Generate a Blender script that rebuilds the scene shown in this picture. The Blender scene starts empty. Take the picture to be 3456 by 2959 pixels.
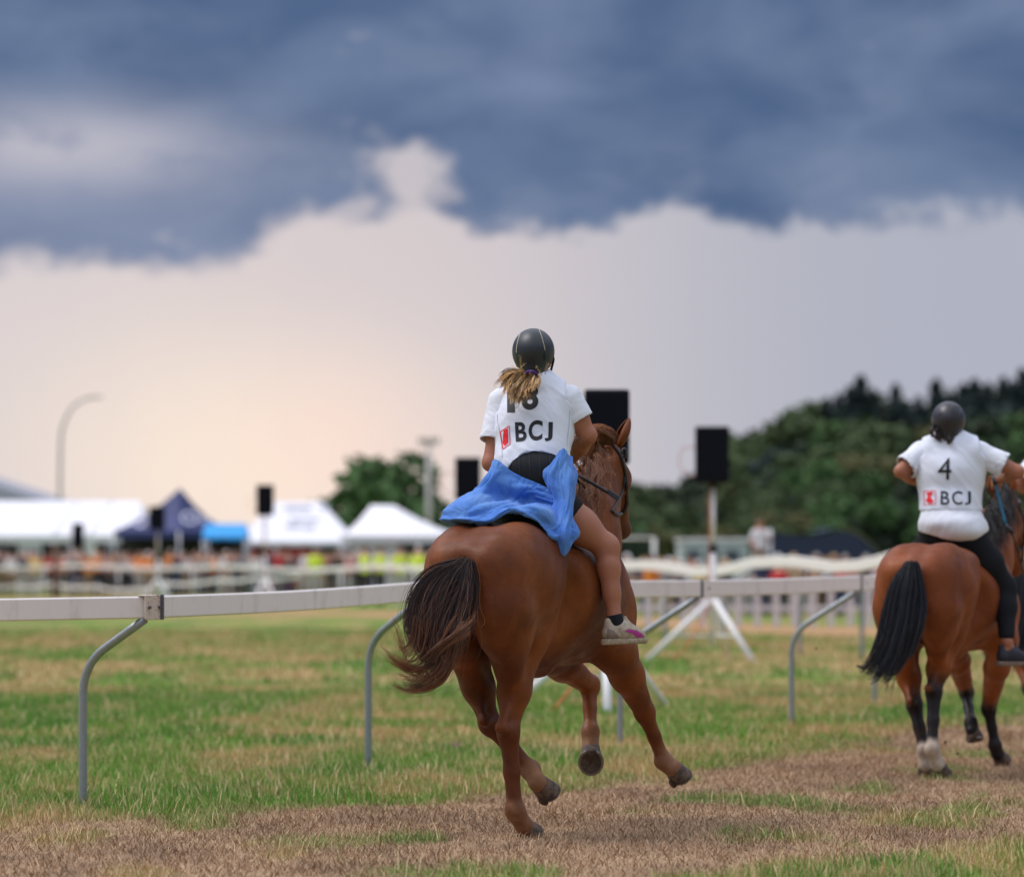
import bpy, bmesh, math, random
import numpy as np
from mathutils import Vector, Matrix
from mathutils.bvhtree import BVHTree
rad = math.radians
rng = np.random.default_rng(7)
random.seed(7)
scene = bpy.context.scene
COL = scene.collection

# ------------------------------------------------------------------ camera
FOCAL_PX, CAM_Z, HOR_X, HOR_Y = 12960.0, 1.30, 1728.0, 1900.0     # 135 mm on 36 mm, 3456 px wide
cam = bpy.data.cameras.new('camera')
cam.lens, cam.sensor_width, cam.sensor_fit = 135.0, 36.0, 'HORIZONTAL'
cam.shift_y = (1900 - 1479.5) / 3456.0
cam.clip_start, cam.clip_end = 0.5, 8000
cam.dof.use_dof = True
cam.dof.focus_distance = 18.4
cam.dof.aperture_fstop = 2.2
cam.dof.aperture_blades = 0
camo = bpy.data.objects.new('camera', cam)
camo.location = (0, 0, CAM_Z)
camo.rotation_euler = (rad(90), 0, 0)
COL.objects.link(camo)
scene.camera = camo

# ------------------------------------------------------------------ sun, exposure
SUN_EL, SUN_AZ = rad(58), rad(-78)          # azimuth from +Y (view direction), negative = left
sun = bpy.data.lights.new('sun', 'SUN')
sun.energy, sun.angle, sun.color = 1.8, rad(24), (1.0, 0.95, 0.89)
suno = bpy.data.objects.new('sun', sun)
sd = Vector((math.sin(SUN_AZ) * math.cos(SUN_EL), math.cos(SUN_AZ) * math.cos(SUN_EL), math.sin(SUN_EL)))
suno.rotation_euler = sd.to_track_quat('Z', 'Y').to_euler()
suno.location = (0, 20, 30)
COL.objects.link(suno)
vs = scene.view_settings
vs.view_transform, vs.look, vs.exposure, vs.gamma = 'Standard', 'None', 0.0, 1.0
vs.use_curve_mapping = False
scene.cycles.max_bounces = 5
scene.cycles.use_denoising = True

def lin(r, g, b):
    f = lambda c: c / 12.92 if c <= 0.04045 else ((c + 0.055) / 1.055) ** 2.4
    return (f(r / 255), f(g / 255), f(b / 255))

# ------------------------------------------------------------------ node helper
class NT:
    def __init__(s, tree): s.t = tree; s.n = tree.nodes; s.l = tree.links
    def new(s, typ, **kw):
        nd = s.n.new(typ)
        for k, v in kw.items(): setattr(nd, k, v)
        return nd
    def put(s, sock, v):
        if isinstance(v, bpy.types.NodeSocket): s.l.new(v, sock)
        elif isinstance(v, (tuple, list)) and len(v) == 3 and sock.type == 'RGBA': sock.default_value = (*v, 1)
        elif v is not None: sock.default_value = v
    def math(s, op, a, b=None, c=None, clamp=False):
        nd = s.new('ShaderNodeMath', operation=op, use_clamp=clamp)
        s.put(nd.inputs[0], a); s.put(nd.inputs[1], b)
        if c is not None: s.put(nd.inputs[2], c)
        return nd.outputs[0]
    def mix(s, fac, a, b, blend='MIX'):
        nd = s.new('ShaderNodeMix', data_type='RGBA', blend_type=blend)
        s.put(nd.inputs[0], fac); s.put(nd.inputs[6], a); s.put(nd.inputs[7], b)
        return nd.outputs[2]
    def smooth(s, x, lo, hi):
        nd = s.new('ShaderNodeMapRange', interpolation_type='SMOOTHSTEP')
        s.put(nd.inputs[0], x); nd.inputs[1].default_value = lo; nd.inputs[2].default_value = hi
        return nd.outputs[0]
    def noise(s, vec, scale, detail=3, rough=0.55, dist=0.0, out=0):
        nd = s.new('ShaderNodeTexNoise')
        if vec is not None: s.put(nd.inputs['Vector'], vec)
        nd.inputs['Scale'].default_value = scale; nd.inputs['Detail'].default_value = detail
        nd.inputs['Roughness'].default_value = rough; nd.inputs['Distortion'].default_value = dist
        return nd.outputs[out]
    def combine(s, x, y, z=0.0):
        nd = s.new('ShaderNodeCombineXYZ')
        for i, v in enumerate((x, y, z)): s.put(nd.inputs[i], v)
        return nd.outputs[0]
    def ramp(s, fac, stops, spline_=False):
        nd = s.new('ShaderNodeValToRGB'); s.put(nd.inputs[0], fac)
        e = nd.color_ramp.elements
        while len(e) < len(stops): e.new(0.5)
        if spline_: nd.color_ramp.interpolation = 'B_SPLINE'
        for el, (p, c) in zip(e, stops):
            el.position = p; el.color = (c, c, c, 1) if not isinstance(c, tuple) else (*c, 1)
        return nd.outputs[0]

# ------------------------------------------------------------------ world: storm clouds over a pale clearing
world = bpy.data.worlds.new('World'); scene.world = world; world.use_nodes = True
W_ = NT(world.node_tree); W_.n.clear()
tc = W_.new('ShaderNodeTexCoord').outputs['Generated']
sep = W_.new('ShaderNodeSeparateXYZ'); W_.put(sep.inputs[0], tc)
X, Y, Z = sep.outputs
az = W_.math('ARCTAN2', X, Y)
el = W_.math('ARCSINE', Z)
# warped angular coordinates, clouds flattened towards the horizon
p0 = W_.combine(az, W_.math('MULTIPLY', el, 2.1), 0.0)
wn = W_.new('ShaderNodeTexNoise'); W_.put(wn.inputs['Vector'], p0)
wn.inputs['Scale'].default_value = 16; wn.inputs['Detail'].default_value = 4; wn.inputs['Roughness'].default_value = 0.5
off = W_.new('ShaderNodeVectorMath', operation='SUBTRACT'); W_.put(off.inputs[0], wn.outputs[1]); off.inputs[1].default_value = (0.5, 0.5, 0.5)
sc_ = W_.new('ShaderNodeVectorMath', operation='SCALE'); W_.put(sc_.inputs[0], off.outputs[0]); sc_.inputs['Scale'].default_value = 0.022
pw = W_.new('ShaderNodeVectorMath', operation='ADD'); W_.put(pw.inputs[0], p0); W_.put(pw.inputs[1], sc_.outputs[0])
pws = W_.new('ShaderNodeSeparateXYZ'); W_.put(pws.inputs[0], pw.outputs[0])
azw, elw = pws.outputs[0], W_.math('DIVIDE', pws.outputs[1], 2.1)
# lower edge of the cloud bank as elevation over azimuth
edge = [(-500, 960), (0, 950), (160, 920), (300, 895), (430, 915), (580, 935), (700, 905), (830, 880), (930, 800), (1010, 735), (1100, 725), (1200, 735),
        (1330, 715), (1450, 715), (1570, 740), (1700, 742), (1850, 765), (1960, 795), (2060, 770),
        (2200, 735), (2400, 740), (2560, 780), (2700, 735), (2900, 722), (3200, 740), (3456, 735), (4200, 760)]
edge = sorted(edge)
A0, A1, E1 = -0.18, 0.20, 0.16
az01 = W_.math('DIVIDE', W_.math('SUBTRACT', azw, A0), A1 - A0, clamp=True)
stops = [(((x - HOR_X) / FOCAL_PX - A0) / (A1 - A0), ((HOR_Y - y) / FOCAL_PX) / E1) for x, y in edge]
eb = W_.math('MULTIPLY', W_.ramp(az01, stops, True), E1)
p1 = W_.combine(az, W_.math('MULTIPLY', el, 1.2), 3.0)
billow = W_.math('SUBTRACT', W_.noise(p1, 34, 3, 0.5, 0.2), 0.5)
fine = W_.math('SUBTRACT', W_.noise(p1, 120, 5, 0.55, 0.3), 0.5)
h = W_.math('ADD', W_.math('SUBTRACT', elw, eb), W_.math('MULTIPLY', billow, 0.020))
h = W_.math('ADD', h, W_.math('MULTIPLY', fine, 0.010))
def blob(a, e, ra, re, rot=0.0, wa=None, we=None):
    """soft elliptical patch of sky round azimuth a, elevation e"""
    x_ = W_.math('SUBTRACT', wa if wa is not None else az, a); y_ = W_.math('SUBTRACT', we if we is not None else el, e); c_, s_ = math.cos(rot), math.sin(rot)
    da = W_.math('DIVIDE', W_.math('ADD', W_.math('MULTIPLY', x_, c_), W_.math('MULTIPLY', y_, s_)), ra)
    de = W_.math('DIVIDE', W_.math('SUBTRACT', W_.math('MULTIPLY', y_, c_), W_.math('MULTIPLY', x_, s_)), re)
    return W_.math('POWER', 2.718, W_.math('MULTIPLY', W_.math('ADD', W_.math('MULTIPLY', da, da), W_.math('MULTIPLY', de, de)), -1.0))
ax = lambda x: (x - HOR_X) / FOCAL_PX
ey = lambda y: (HOR_Y - y) / FOCAL_PX
soft = W_.smooth(az, ax(700), ax(1700))
bank = W_.mix(soft, W_.smooth(h, -0.0028, 0.0075), W_.smooth(h, -0.0018, 0.0042))
# a torn gap in the bank
torn = W_.math('ADD', W_.math('MULTIPLY', fine, 0.8), W_.math('MULTIPLY', billow, 1.5))
gap = W_.math('MAXIMUM', blob(ax(1400), ey(580), 0.0125, 0.0085, 0.30, azw, elw), W_.math('MULTIPLY', blob(ax(1370), ey(665), 0.0085, 0.0075, -0.5, azw, elw), 0.8))
gap = W_.smooth(W_.math('ADD', gap, torn), 0.22, 0.85)
gap2 = W_.smooth(W_.math('ADD', blob(ax(1160), ey(700), 0.012, 0.0040, 0.5, azw, elw), torn), 0.30, 0.95)
bank = W_.math('MULTIPLY', bank, W_.math('SUBTRACT', 1.0, W_.math('MULTIPLY', gap, 0.85)))
bank = W_.math('MULTIPLY', bank, W_.math('SUBTRACT', 1.0, W_.math('MULTIPLY', gap2, 0.6)))
# pale clearing: gray-pink, warm glow low left of centre, bluer to the right
clear = W_.mix(W_.smooth(az, ax(700), ax(3200)), lin(216, 207, 209), lin(176, 179, 193))
clear = W_.mix(W_.math('MULTIPLY', blob(ax(820), ey(1600), 0.062, 0.040), 1.0), clear, lin(252, 233, 216))
clear = W_.mix(W_.math('MULTIPLY', blob(ax(1180), ey(1480), 0.030, 0.022), 0.35), clear, lin(255, 218, 205))
clear = W_.mix(W_.math('MULTIPLY', blob(ax(1250), ey(900), 0.05, 0.02), 0.5), clear, lin(216, 203, 205))
streak = W_.noise(W_.combine(W_.math('MULTIPLY', az, 60), W_.math('MULTIPLY', el, 18)), 1.0, 3)
clear = W_.mix(W_.math('MULTIPLY', W_.smooth(streak, 0.40, 0.75), 0.05), clear, lin(196, 194, 205))
# cloud bank body
tone = W_.noise(pw.outputs[0], 15, 5, 0.5, 0.5)
cloud = W_.mix(W_.smooth(tone, 0.34, 0.68), lin(80, 102, 138), lin(108, 126, 158))
wisp = W_.noise(W_.combine(W_.math('MULTIPLY', azw, 26), W_.math('MULTIPLY', elw, 52)), 1.0, 5, 0.55)
cloud = W_.mix(W_.math('MULTIPLY', W_.smooth(wisp, 0.42, 0.72), 0.28), cloud, lin(130, 143, 170))
left = W_.math('MULTIPLY', W_.smooth(az, ax(1350), ax(500)), W_.smooth(el, ey(380), ey(620)))
cloud = W_.mix(W_.math('MULTIPLY', left, 0.62), cloud, lin(140, 150, 176))
lt = W_.math('MULTIPLY', blob(ax(200), ey(510), 0.045, 0.0105), W_.smooth(wisp, 0.18, 0.55))
cloud = W_.mix(W_.math('MULTIPLY', lt, 0.95), cloud, lin(190, 188, 200))
lt2 = W_.math('MULTIPLY', blob(ax(1800), ey(260), 0.012, 0.011), 0.5)
cloud = W_.mix(lt2, cloud, lin(128, 142, 174))
rim = W_.math('MULTIPLY', W_.smooth(h, 0.022, 0.0), W_.smooth(wisp, 0.40, 0.75))
cloud = W_.mix(W_.math('MULTIPLY', rim, 0.35), cloud, lin(165, 170, 190))
sky_low = W_.mix(bank, clear, cloud)
# higher up the overcast thins to a bright even layer with daylight behind it
nish = W_.new('ShaderNodeTexSky', sky_type='NISHITA'); nish.sun_disc = False
nish.sun_elevation = SUN_EL; nish.sun_rotation = SUN_AZ
thin = W_.noise(tc, 3.0, 4, 0.5)
hi_col = W_.mix(W_.smooth(thin, 0.35, 0.7), (0.80, 0.83, 0.92), (1.10, 1.08, 1.05))
hi_col = W_.mix(1.0, hi_col, W_.mix(1.0, nish.outputs[0], (0.1, 0.1, 0.1), 'MULTIPLY'), 'ADD')
sky_all = W_.mix(W_.smooth(Z, 0.22, 0.62), sky_low, hi_col)
bg = W_.new('ShaderNodeBackground'); W_.put(bg.inputs[0], sky_all); bg.inputs[1].default_value = 1.0
wo = W_.new('ShaderNodeOutputWorld'); W_.l.new(bg.outputs[0], wo.inputs[0])

# ------------------------------------------------------------------ helpers
def P(px, py, d):
    """world point seen at photo pixel (px, py) at distance d along the view axis"""
    return np.array([(px - HOR_X) * d / FOCAL_PX, d, CAM_Z - (py - HOR_Y) * d / FOCAL_PX])

def mesh_from(name, v, f, smooth=False, col=None):
    me = bpy.data.meshes.new(name)
    v = np.asarray(v, np.float32)
    if isinstance(f, np.ndarray):
        n, k = f.shape
        me.vertices.add(len(v)); me.vertices.foreach_set('co', v.ravel())
        me.loops.add(n * k); me.loops.foreach_set('vertex_index', f.astype(np.int32).ravel())
        me.polygons.add(n); me.polygons.foreach_set('loop_start', np.arange(0, n * k, k, dtype=np.int32))
        me.update(calc_edges=True)
    else:
        me.from_pydata([tuple(map(float, p)) for p in v], [], [tuple(map(int, q)) for q in f]); me.update()
    if smooth: me.polygons.foreach_set('use_smooth', np.ones(len(me.polygons), bool))
    if col is not None:
        a = me.color_attributes.new('Col', 'FLOAT_COLOR', 'POINT')
        c = np.ones((len(v), 4), np.float32); c[:, :3] = col
        a.data.foreach_set('color', c.ravel())
    return me

def obj(name, me, mats=None, parent=None, loc=(0, 0, 0), rot=(0, 0, 0)):
    o = bpy.data.objects.new(name, me); COL.objects.link(o)
    o.location = loc; o.rotation_euler = rot
    if mats is not None:
        for m in (mats if isinstance(mats, (list, tuple)) else [mats]): me.materials.append(m)
    if parent is not None: o.parent = parent
    return o

def tag(o, label=None, cat=None, group=None, kind=None):
    if label: o['label'] = label
    if cat: o['category'] = cat
    if group: o['group'] = group
    if kind: o['kind'] = kind
    return o

def empty(name, loc, label, cat, group=None, rotz=0.0):
    o = bpy.data.objects.new(name, None); COL.objects.link(o); o.location = loc; o.rotation_euler = (0, 0, rotz)
    o.empty_display_size = 0.2
    return tag(o, label, cat, group)

class MB:
    """collects simple solids into one mesh"""
    def __init__(s): s.v = []; s.f = []; s.n = 0
    def add(s, v, f):
        s.v.append(np.asarray(v, float)); s.f += [tuple(i + s.n for i in q) for q in f]; s.n += len(v); return s
    def box(s, c, size, rz=0.0, R=None):
        hx, hy, hz = np.array(size) / 2
        v = np.array([[x, y, z] for x in (-hx, hx) for y in (-hy, hy) for z in (-hz, hz)])
        if R is None: cc, ss = math.cos(rz), math.sin(rz); R = np.array([[cc, -ss, 0], [ss, cc, 0], [0, 0, 1]])
        v = v @ np.asarray(R).T + np.array(c)
        return s.add(v, [(0, 1, 3, 2), (4, 6, 7, 5), (0, 4, 5, 1), (2, 3, 7, 6), (0, 2, 6, 4), (1, 5, 7, 3)])
    def tube(s, pts, r, n=10, cap=True):
        pts = np.asarray(pts, float); m = len(pts)
        r = np.broadcast_to(np.asarray(r, float), (m,))
        T = np.gradient(pts, axis=0); T /= np.linalg.norm(T, axis=1)[:, None] + 1e-12
        up = np.array([0, 0, 1.0]) if abs(T[0][2]) < 0.9 else np.array([1.0, 0, 0])
        N = np.cross(T[0], up); N /= np.linalg.norm(N); rings = []
        for i in range(m):
            N = N - T[i] * N.dot(T[i]); N /= np.linalg.norm(N) + 1e-12; B = np.cross(T[i], N)
            a = np.linspace(0, 2 * np.pi, n, endpoint=False)
            rings.append(pts[i] + r[i] * (np.cos(a)[:, None] * N + np.sin(a)[:, None] * B))
        v = np.concatenate(rings); f = []
        for i in range(m - 1):
            for j in range(n):
                k = (j + 1) % n; f.append((i * n + j, i * n + k, (i + 1) * n + k, (i + 1) * n + j))
        if cap: f.append(tuple(range(n - 1, -1, -1))); f.append(tuple((m - 1) * n + j for j in range(n)))
        return s.add(v, f)
    def build(s, name, m, parent=None, smooth=False, bevel=0.0, loc=(0, 0, 0), rot=(0, 0, 0)):
        me = mesh_from(name, np.concatenate(s.v), s.f, smooth)
        o = obj(name, me, m, parent, loc, rot)
        if bevel:
            b = o.modifiers.new('bevel', 'BEVEL'); b.width = bevel; b.segments = 2; b.limit_method = 'ANGLE'; b.angle_limit = rad(40)
        return o

def spline(pts, n):
    """Catmull-Rom through pts, n samples"""
    p = np.asarray(pts, float)
    q = np.concatenate([[2 * p[0] - p[1]], p, [2 * p[-1] - p[-2]]])
    t = np.linspace(0, len(p) - 1, n); i = np.minimum(t.astype(int), len(p) - 2); u = (t - i)[:, None]
    a, b, c, d = q[i], q[i + 1], q[i + 2], q[i + 3]
    return 0.5 * (2 * b + (c - a) * u + (2 * a - 5 * b + 4 * c - d) * u ** 2 + (3 * b - a - 3 * c + d) * u ** 3)

MATS = {}
def mat(name, color, rough=0.6, metal=0.0, spec=0.5, var=0.0, vscale=8.0, color2=None, bump=0.0, bscale=60.0, sheen=0.0, vcol=False,
        coat=0.0, trans=0.0, stretch=None):
    if name in MATS: return MATS[name]
    m = bpy.data.materials.new(name); m.use_nodes = True
    g = NT(m.node_tree); b = g.n['Principled BSDF']
    co = g.new('ShaderNodeTexCoord').outputs['Object']
    if stretch:
        mp = g.new('ShaderNodeMapping'); g.put(mp.inputs['Vector'], co); mp.inputs['Scale'].default_value = stretch; co = mp.outputs[0]
    base = color
    if vcol:
        base = g.new('ShaderNodeVertexColor', layer_name='Col').outputs[0]
    if var:
        n = g.noise(co, vscale, 5, 0.6)
        if color2 is not None: base = g.mix(g.smooth(n, 0.5 - var, 0.5 + var), base, color2)
        else:
            k = g.math('ADD', g.math('MULTIPLY', g.math('SUBTRACT', n, 0.5), 2 * var), 1.0)
            base = g.mix(1.0, base, g.combine(k, k, k), 'MULTIPLY')
    g.put(b.inputs['Base Color'], base)
    b.inputs['Roughness'].default_value = rough; b.inputs['Metallic'].default_value = metal
    b.inputs['Specular IOR Level'].default_value = spec
    if sheen: b.inputs['Sheen Weight'].default_value = sheen; b.inputs['Sheen Roughness'].default_value = 0.4
    if coat: b.inputs['Coat Weight'].default_value = coat
    if trans: b.inputs['Subsurface Weight'].default_value = trans; b.inputs['Subsurface Radius'].default_value = (0.02, 0.008, 0.005)
    if bump:
        bn = g.new('ShaderNodeBump'); bn.inputs['Strength'].default_value = bump; bn.inputs['Distance'].default_value = 0.004
        g.put(bn.inputs['Height'], g.noise(co, bscale, 4, 0.6)); g.put(b.inputs['Normal'], bn.outputs[0])
    MATS[name] = m
    return m

# numpy value noise (2-D, several octaves)
_perm = np.random.default_rng(3).random((256, 256))
def vnoise(x, y, octaves=4, gain=0.5):
    out = 0; amp = 1; tot = 0
    for o in range(octaves):
        xi = np.floor(x).astype(int); yi = np.floor(y).astype(int)
        fx = x - xi; fy = y - yi; fx = fx * fx * (3 - 2 * fx); fy = fy * fy * (3 - 2 * fy)
        g = lambda a, b: _perm[(a + 37 * o) & 255, (b + 91 * o) & 255]
        out = out + amp * ((g(xi, yi) * (1 - fx) + g(xi + 1, yi) * fx) * (1 - fy) + (g(xi, yi + 1) * (1 - fx) + g(xi + 1, yi + 1) * fx) * fy)
        tot += amp; amp *= gain; x = x * 2.03; y = y * 2.03
    return out / tot
def sstep(x, a, b):
    t = np.clip((x - a) / (b - a), 0, 1); return t * t * (3 - 2 * t)
# ------------------------------------------------------------------ implicit bodies: smooth unions meshed by surface nets
class SDF:
    def __init__(s, lo, hi, h):
        s.lo = np.asarray(lo, np.float32); s.h = h
        s.n = np.ceil((np.asarray(hi) - s.lo) / h).astype(int) + 1
        s.F = np.full(s.n, 1.0, np.float32)
        s.ax = [s.lo[i] + h * np.arange(s.n[i], dtype=np.float32) for i in range(3)]
    def _block(s, lo, hi, m):
        a = np.maximum(np.floor((np.asarray(lo) - m - s.lo) / s.h).astype(int), 0)
        b = np.minimum(np.ceil((np.asarray(hi) + m - s.lo) / s.h).astype(int) + 1, s.n)
        if np.any(b <= a): return None
        sl = tuple(slice(a[i], b[i]) for i in range(3))
        return sl, [s.ax[0][sl[0]][:, None, None], s.ax[1][sl[1]][None, :, None], s.ax[2][sl[2]][None, None, :]]
    def _merge(s, sl, d, k, sub=False):
        a = s.F[sl]
        if sub:                                   # smooth subtraction
            h = np.maximum(k - np.abs(a + d), 0) / k
            s.F[sl] = np.maximum(a, -d) + h * h * k * 0.25
        else:
            h = np.maximum(k - np.abs(a - d), 0) / k
            s.F[sl] = np.minimum(a, d) - h * h * k * 0.25
    def cone(s, a, b, ra, rb=None, k=0.03, sub=False, flat=None):
        """tapered capsule; flat = (axis, factor) squashes it along a grid axis about its line"""
        rb = ra if rb is None else rb
        a = np.asarray(a, np.float32); b = np.asarray(b, np.float32); R = max(ra, rb)
        B = s._block(np.minimum(a, b) - R, np.maximum(a, b) + R, k + 2 * s.h)
        if B is None: return s
        sl, p = B; ba = b - a; L = float(ba.dot(ba)) + 1e-12
        q = [p[i] - a[i] for i in range(3)]
        t = np.clip((q[0] * ba[0] + q[1] * ba[1] + q[2] * ba[2]) / L, 0, 1)
        w = [1.0, 1.0, 1.0]
        if flat: w[flat[0]] = 1.0 / flat[1]
        d = np.sqrt(sum(((q[i] - t * ba[i]) * w[i]) ** 2 for i in range(3))) - (ra + (rb - ra) * t)
        s._merge(sl, d, k, sub); return s
    def chain(s, pts, rs, k=0.03, **kw):
        for i in range(len(pts) - 1): s.cone(pts[i], pts[i + 1], rs[i], rs[i + 1], k, **kw)
        return s
    def ell(s, c, r, k=0.04, R=None, sub=False):
        c = np.asarray(c, np.float32); r = np.asarray(r, np.float32); m = float(r.max()) if R is not None else r
        B = s._block(c - m, c + m, k + 2 * s.h)
        if B is None: return s
        sl, p = B; q = [p[i] - c[i] for i in range(3)]
        if R is not None:
            R = np.asarray(R, np.float32); q = [sum(R[j, i] * q[j] for j in range(3)) for i in range(3)]
        k0 = np.sqrt(sum((q[i] / r[i]) ** 2 for i in range(3))); k1 = np.sqrt(sum((q[i] / r[i] ** 2) ** 2 for i in range(3))) + 1e-9
        s._merge(sl, k0 * (k0 - 1) / k1, k, sub); return s
    def cut(s, n, off):
        """keep the half space n.p < off"""
        n = np.asarray(n, np.float32)
        d = s.ax[0][:, None, None] * n[0] + s.ax[1][None, :, None] * n[1] + s.ax[2][None, None, :] * n[2] - off
        s.F = np.maximum(s.F, d); return s
    def mesh(s, smooth=2):
        F = s.F; F[0] = F[-1] = 1; F[:, 0] = F[:, -1] = 1; F[:, :, 0] = F[:, :, -1] = 1
        S = F < 0
        cnt = sum(S[i:S.shape[0] - 1 + i, j:S.shape[1] - 1 + j, k:S.shape[2] - 1 + k].astype(np.int8) for i in (0, 1) for j in (0, 1) for k in (0, 1))
        I, J, K = np.nonzero((cnt > 0) & (cnt < 8))
        idx = np.full(cnt.shape, -1, np.int32); idx[I, J, K] = np.arange(len(I))
        acc = np.zeros((len(I), 3)); num = np.zeros(len(I))
        for axis in range(3):
            o = [x for x in range(3) if x != axis]
            for u in (0, 1):
                for w in (0, 1):
                    d = [0, 0, 0]; d[o[0]] = u; d[o[1]] = w; e = list(d); e[axis] = 1
                    va = F[I + d[0], J + d[1], K + d[2]]; vb = F[I + e[0], J + e[1], K + e[2]]
                    m = (va < 0) != (vb < 0); t = np.where(m, va / np.where(m, va - vb, 1), 0)
                    pt = np.zeros((len(I), 3)); pt[:, o[0]] = u; pt[:, o[1]] = w; pt[:, axis] = t
                    acc[m] += pt[m]; num[m] += 1
        V = (np.stack([I, J, K], 1) + acc / num[:, None]) * s.h + s.lo
        Q = []
        for axis in range(3):
            o = [(axis + 1) % 3, (axis + 2) % 3]
            sl0 = [slice(None)] * 3; sl1 = [slice(None)] * 3; sl0[axis] = slice(0, -1); sl1[axis] = slice(1, None)
            c = S[tuple(sl0)] != S[tuple(sl1)]
            g = np.stack(np.nonzero(c), 1)
            g = g[(g[:, o[0]] > 0) & (g[:, o[1]] > 0)]
            for o_ in o: g = g[g[:, o_] < idx.shape[o_]]
            ins = S[g[:, 0], g[:, 1], g[:, 2]]
            def at(du, dw):
                q = g.copy(); q[:, o[0]] -= du; q[:, o[1]] -= dw; return idx[q[:, 0], q[:, 1], q[:, 2]]
            q = np.stack([at(1, 1), at(0, 1), at(0, 0), at(1, 0)], 1)
            q[~ins] = q[~ins][:, ::-1]
            Q.append(q)
        Q = np.concatenate(Q); Q = Q[(Q >= 0).all(1)]
        E = np.concatenate([Q[:, [0, 1]], Q[:, [1, 2]], Q[:, [2, 3]], Q[:, [3, 0]]])
        for it in range(smooth):
            n = np.bincount(E[:, 0], minlength=len(V)) + np.bincount(E[:, 1], minlength=len(V))
            A = np.stack([np.bincount(E[:, 0], V[E[:, 1], i], len(V)) + np.bincount(E[:, 1], V[E[:, 0], i], len(V)) for i in range(3)], 1)
            f = 0.55 if it % 2 == 0 else -0.50
            V = V + f * (A / np.maximum(n, 1)[:, None] - V)
        return V, Q

def rot_to(axis_from, d):
    return np.array(Vector(axis_from).rotation_difference(Vector(d)).to_matrix())

def strands(paths, r0, r1, sides=3):
    """tapered hair tubes; paths (n, m, 3)"""
    p = np.asarray(paths, float); n, m, _ = p.shape
    T = np.gradient(p, axis=1); T /= np.linalg.norm(T, axis=2, keepdims=True) + 1e-9
    ref = np.array([0.31, 0.87, 0.38]); N = np.cross(T, ref); N /= np.linalg.norm(N, axis=2, keepdims=True) + 1e-9; B = np.cross(T, N)
    t = np.linspace(0, 1, m)[None, :, None]
    r = (np.reshape(r0, (-1, 1, 1)) * (1 - t) + np.reshape(r1, (-1, 1, 1)) * t) * np.ones((n, 1, 1))
    a = np.arange(sides) * 2 * np.pi / sides
    v = p[:, :, None, :] + r[..., None] * (np.cos(a)[None, None, :, None] * N[:, :, None, :] + np.sin(a)[None, None, :, None] * B[:, :, None, :])
    base = (np.arange(n) * m * sides)[:, None, None] + (np.arange(m - 1) * sides)[None, :, None]
    j = np.arange(sides)[None, None, :]; k = (j + 1) % sides
    f = np.stack([base + j, base + k, base + sides + k, base + sides + j], -1).reshape(-1, 4)
    return v.reshape(-1, 3), f

def hair_mass(guides, n, spread, r0, r1, seed, m=14, frizz=0.01, clump=0.6, per=10, tipspread=1.0, len_var=0.25):
    """n strands between random pairs of guide curves, gathered into locks, with wander growing towards the tips"""
    r = np.random.default_rng(seed); G = np.stack([spline(g, m) for g in guides])
    nl = max(n // per, 1); t = np.linspace(0, 1, m)
    out = []
    for l in range(nl):
        i = r.integers(len(G)); j = r.integers(len(G)); w = r.random() * 0.5
        base = G[i] * (1 - w) + G[j] * w
        dirv = r.normal(size=3); dirv /= np.linalg.norm(dirv)
        lock = base + dirv * spread * (0.5 + 0.9 * t[:, None] * tipspread) * r.random() ** 0.5
        L = 1 - len_var * r.random()
        for q in range(per):
            dv = r.normal(size=3) * spread * clump * 0.35
            ph = r.random(3) * 6.28; fr = 1.5 + 3 * r.random(3)
            wig = np.sin(t[:, None] * fr * 3.1 + ph) * frizz * (t[:, None] ** 1.2)
            l2 = L * (1 - 0.2 * r.random()); tt = t * l2 * (m - 1); k0 = np.minimum(tt.astype(int), m - 2); u = (tt - k0)[:, None]
            pth = lock + dv * (0.4 + 0.8 * t[:, None]) + wig
            out.append(pth[k0] * (1 - u) + pth[k0 + 1] * u)
    return np.array(out)
# ------------------------------------------------------------------ ground: patchy pasture with a worn track
GREEN, DKGREEN, STRAW, PALE, WORN, DIRT = [np.array(c) for c in
    (lin(114, 148, 60), lin(76, 124, 50), lin(190, 160, 112), lin(224, 196, 150), lin(180, 150, 120), lin(130, 104, 84))]
_wx = np.array([-9, -2.55, -1.18, 0.2, 1.32, 3.0, 4.5, 9.0]); _wy = np.array([13.5, 19.0, 20.9, 21.6, 25.2, 30.0, 33.5, 45.0])
_vx = np.array([-9, -1.0, 0.6, 1.5, 2.6, 4.5, 9.0]); _vy = np.array([10.0, 13.0, 15.3, 16.6, 18.0, 20.5, 26.0])
def worn_amount(x, y):
    e = (np.interp(x, _wx, _wy) - y) + (vnoise(x * 1.3 + 5, y * 0.9, 4) - 0.5) * 2.6
    e2 = (y - np.interp(x, _vx, _vy)) + (vnoise(x * 1.7 + 50, y * 1.1, 3) - 0.5) * 2.2
    w = sstep(e, -0.2, 0.9) * sstep(e2, -0.3, 0.7)
    g = sstep(vnoise(x * 1.9 + 30, y * 1.0 + 9, 4), 0.56, 0.72)          # green tufts that survived
    return w * (1 - 0.75 * g)
def far_track(x, y):
    mid = np.interp(x, [-16, -4, 0, 6, 16], [104, 100, 92, 74, 66]); wid = np.interp(x, [-16, 0, 6, 16], [4, 7, 8, 8])
    return sstep(wid - np.abs(y - mid) + (vnoise(x * .3, y * .2, 3) - .5) * 6, -1, 3)
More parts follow.
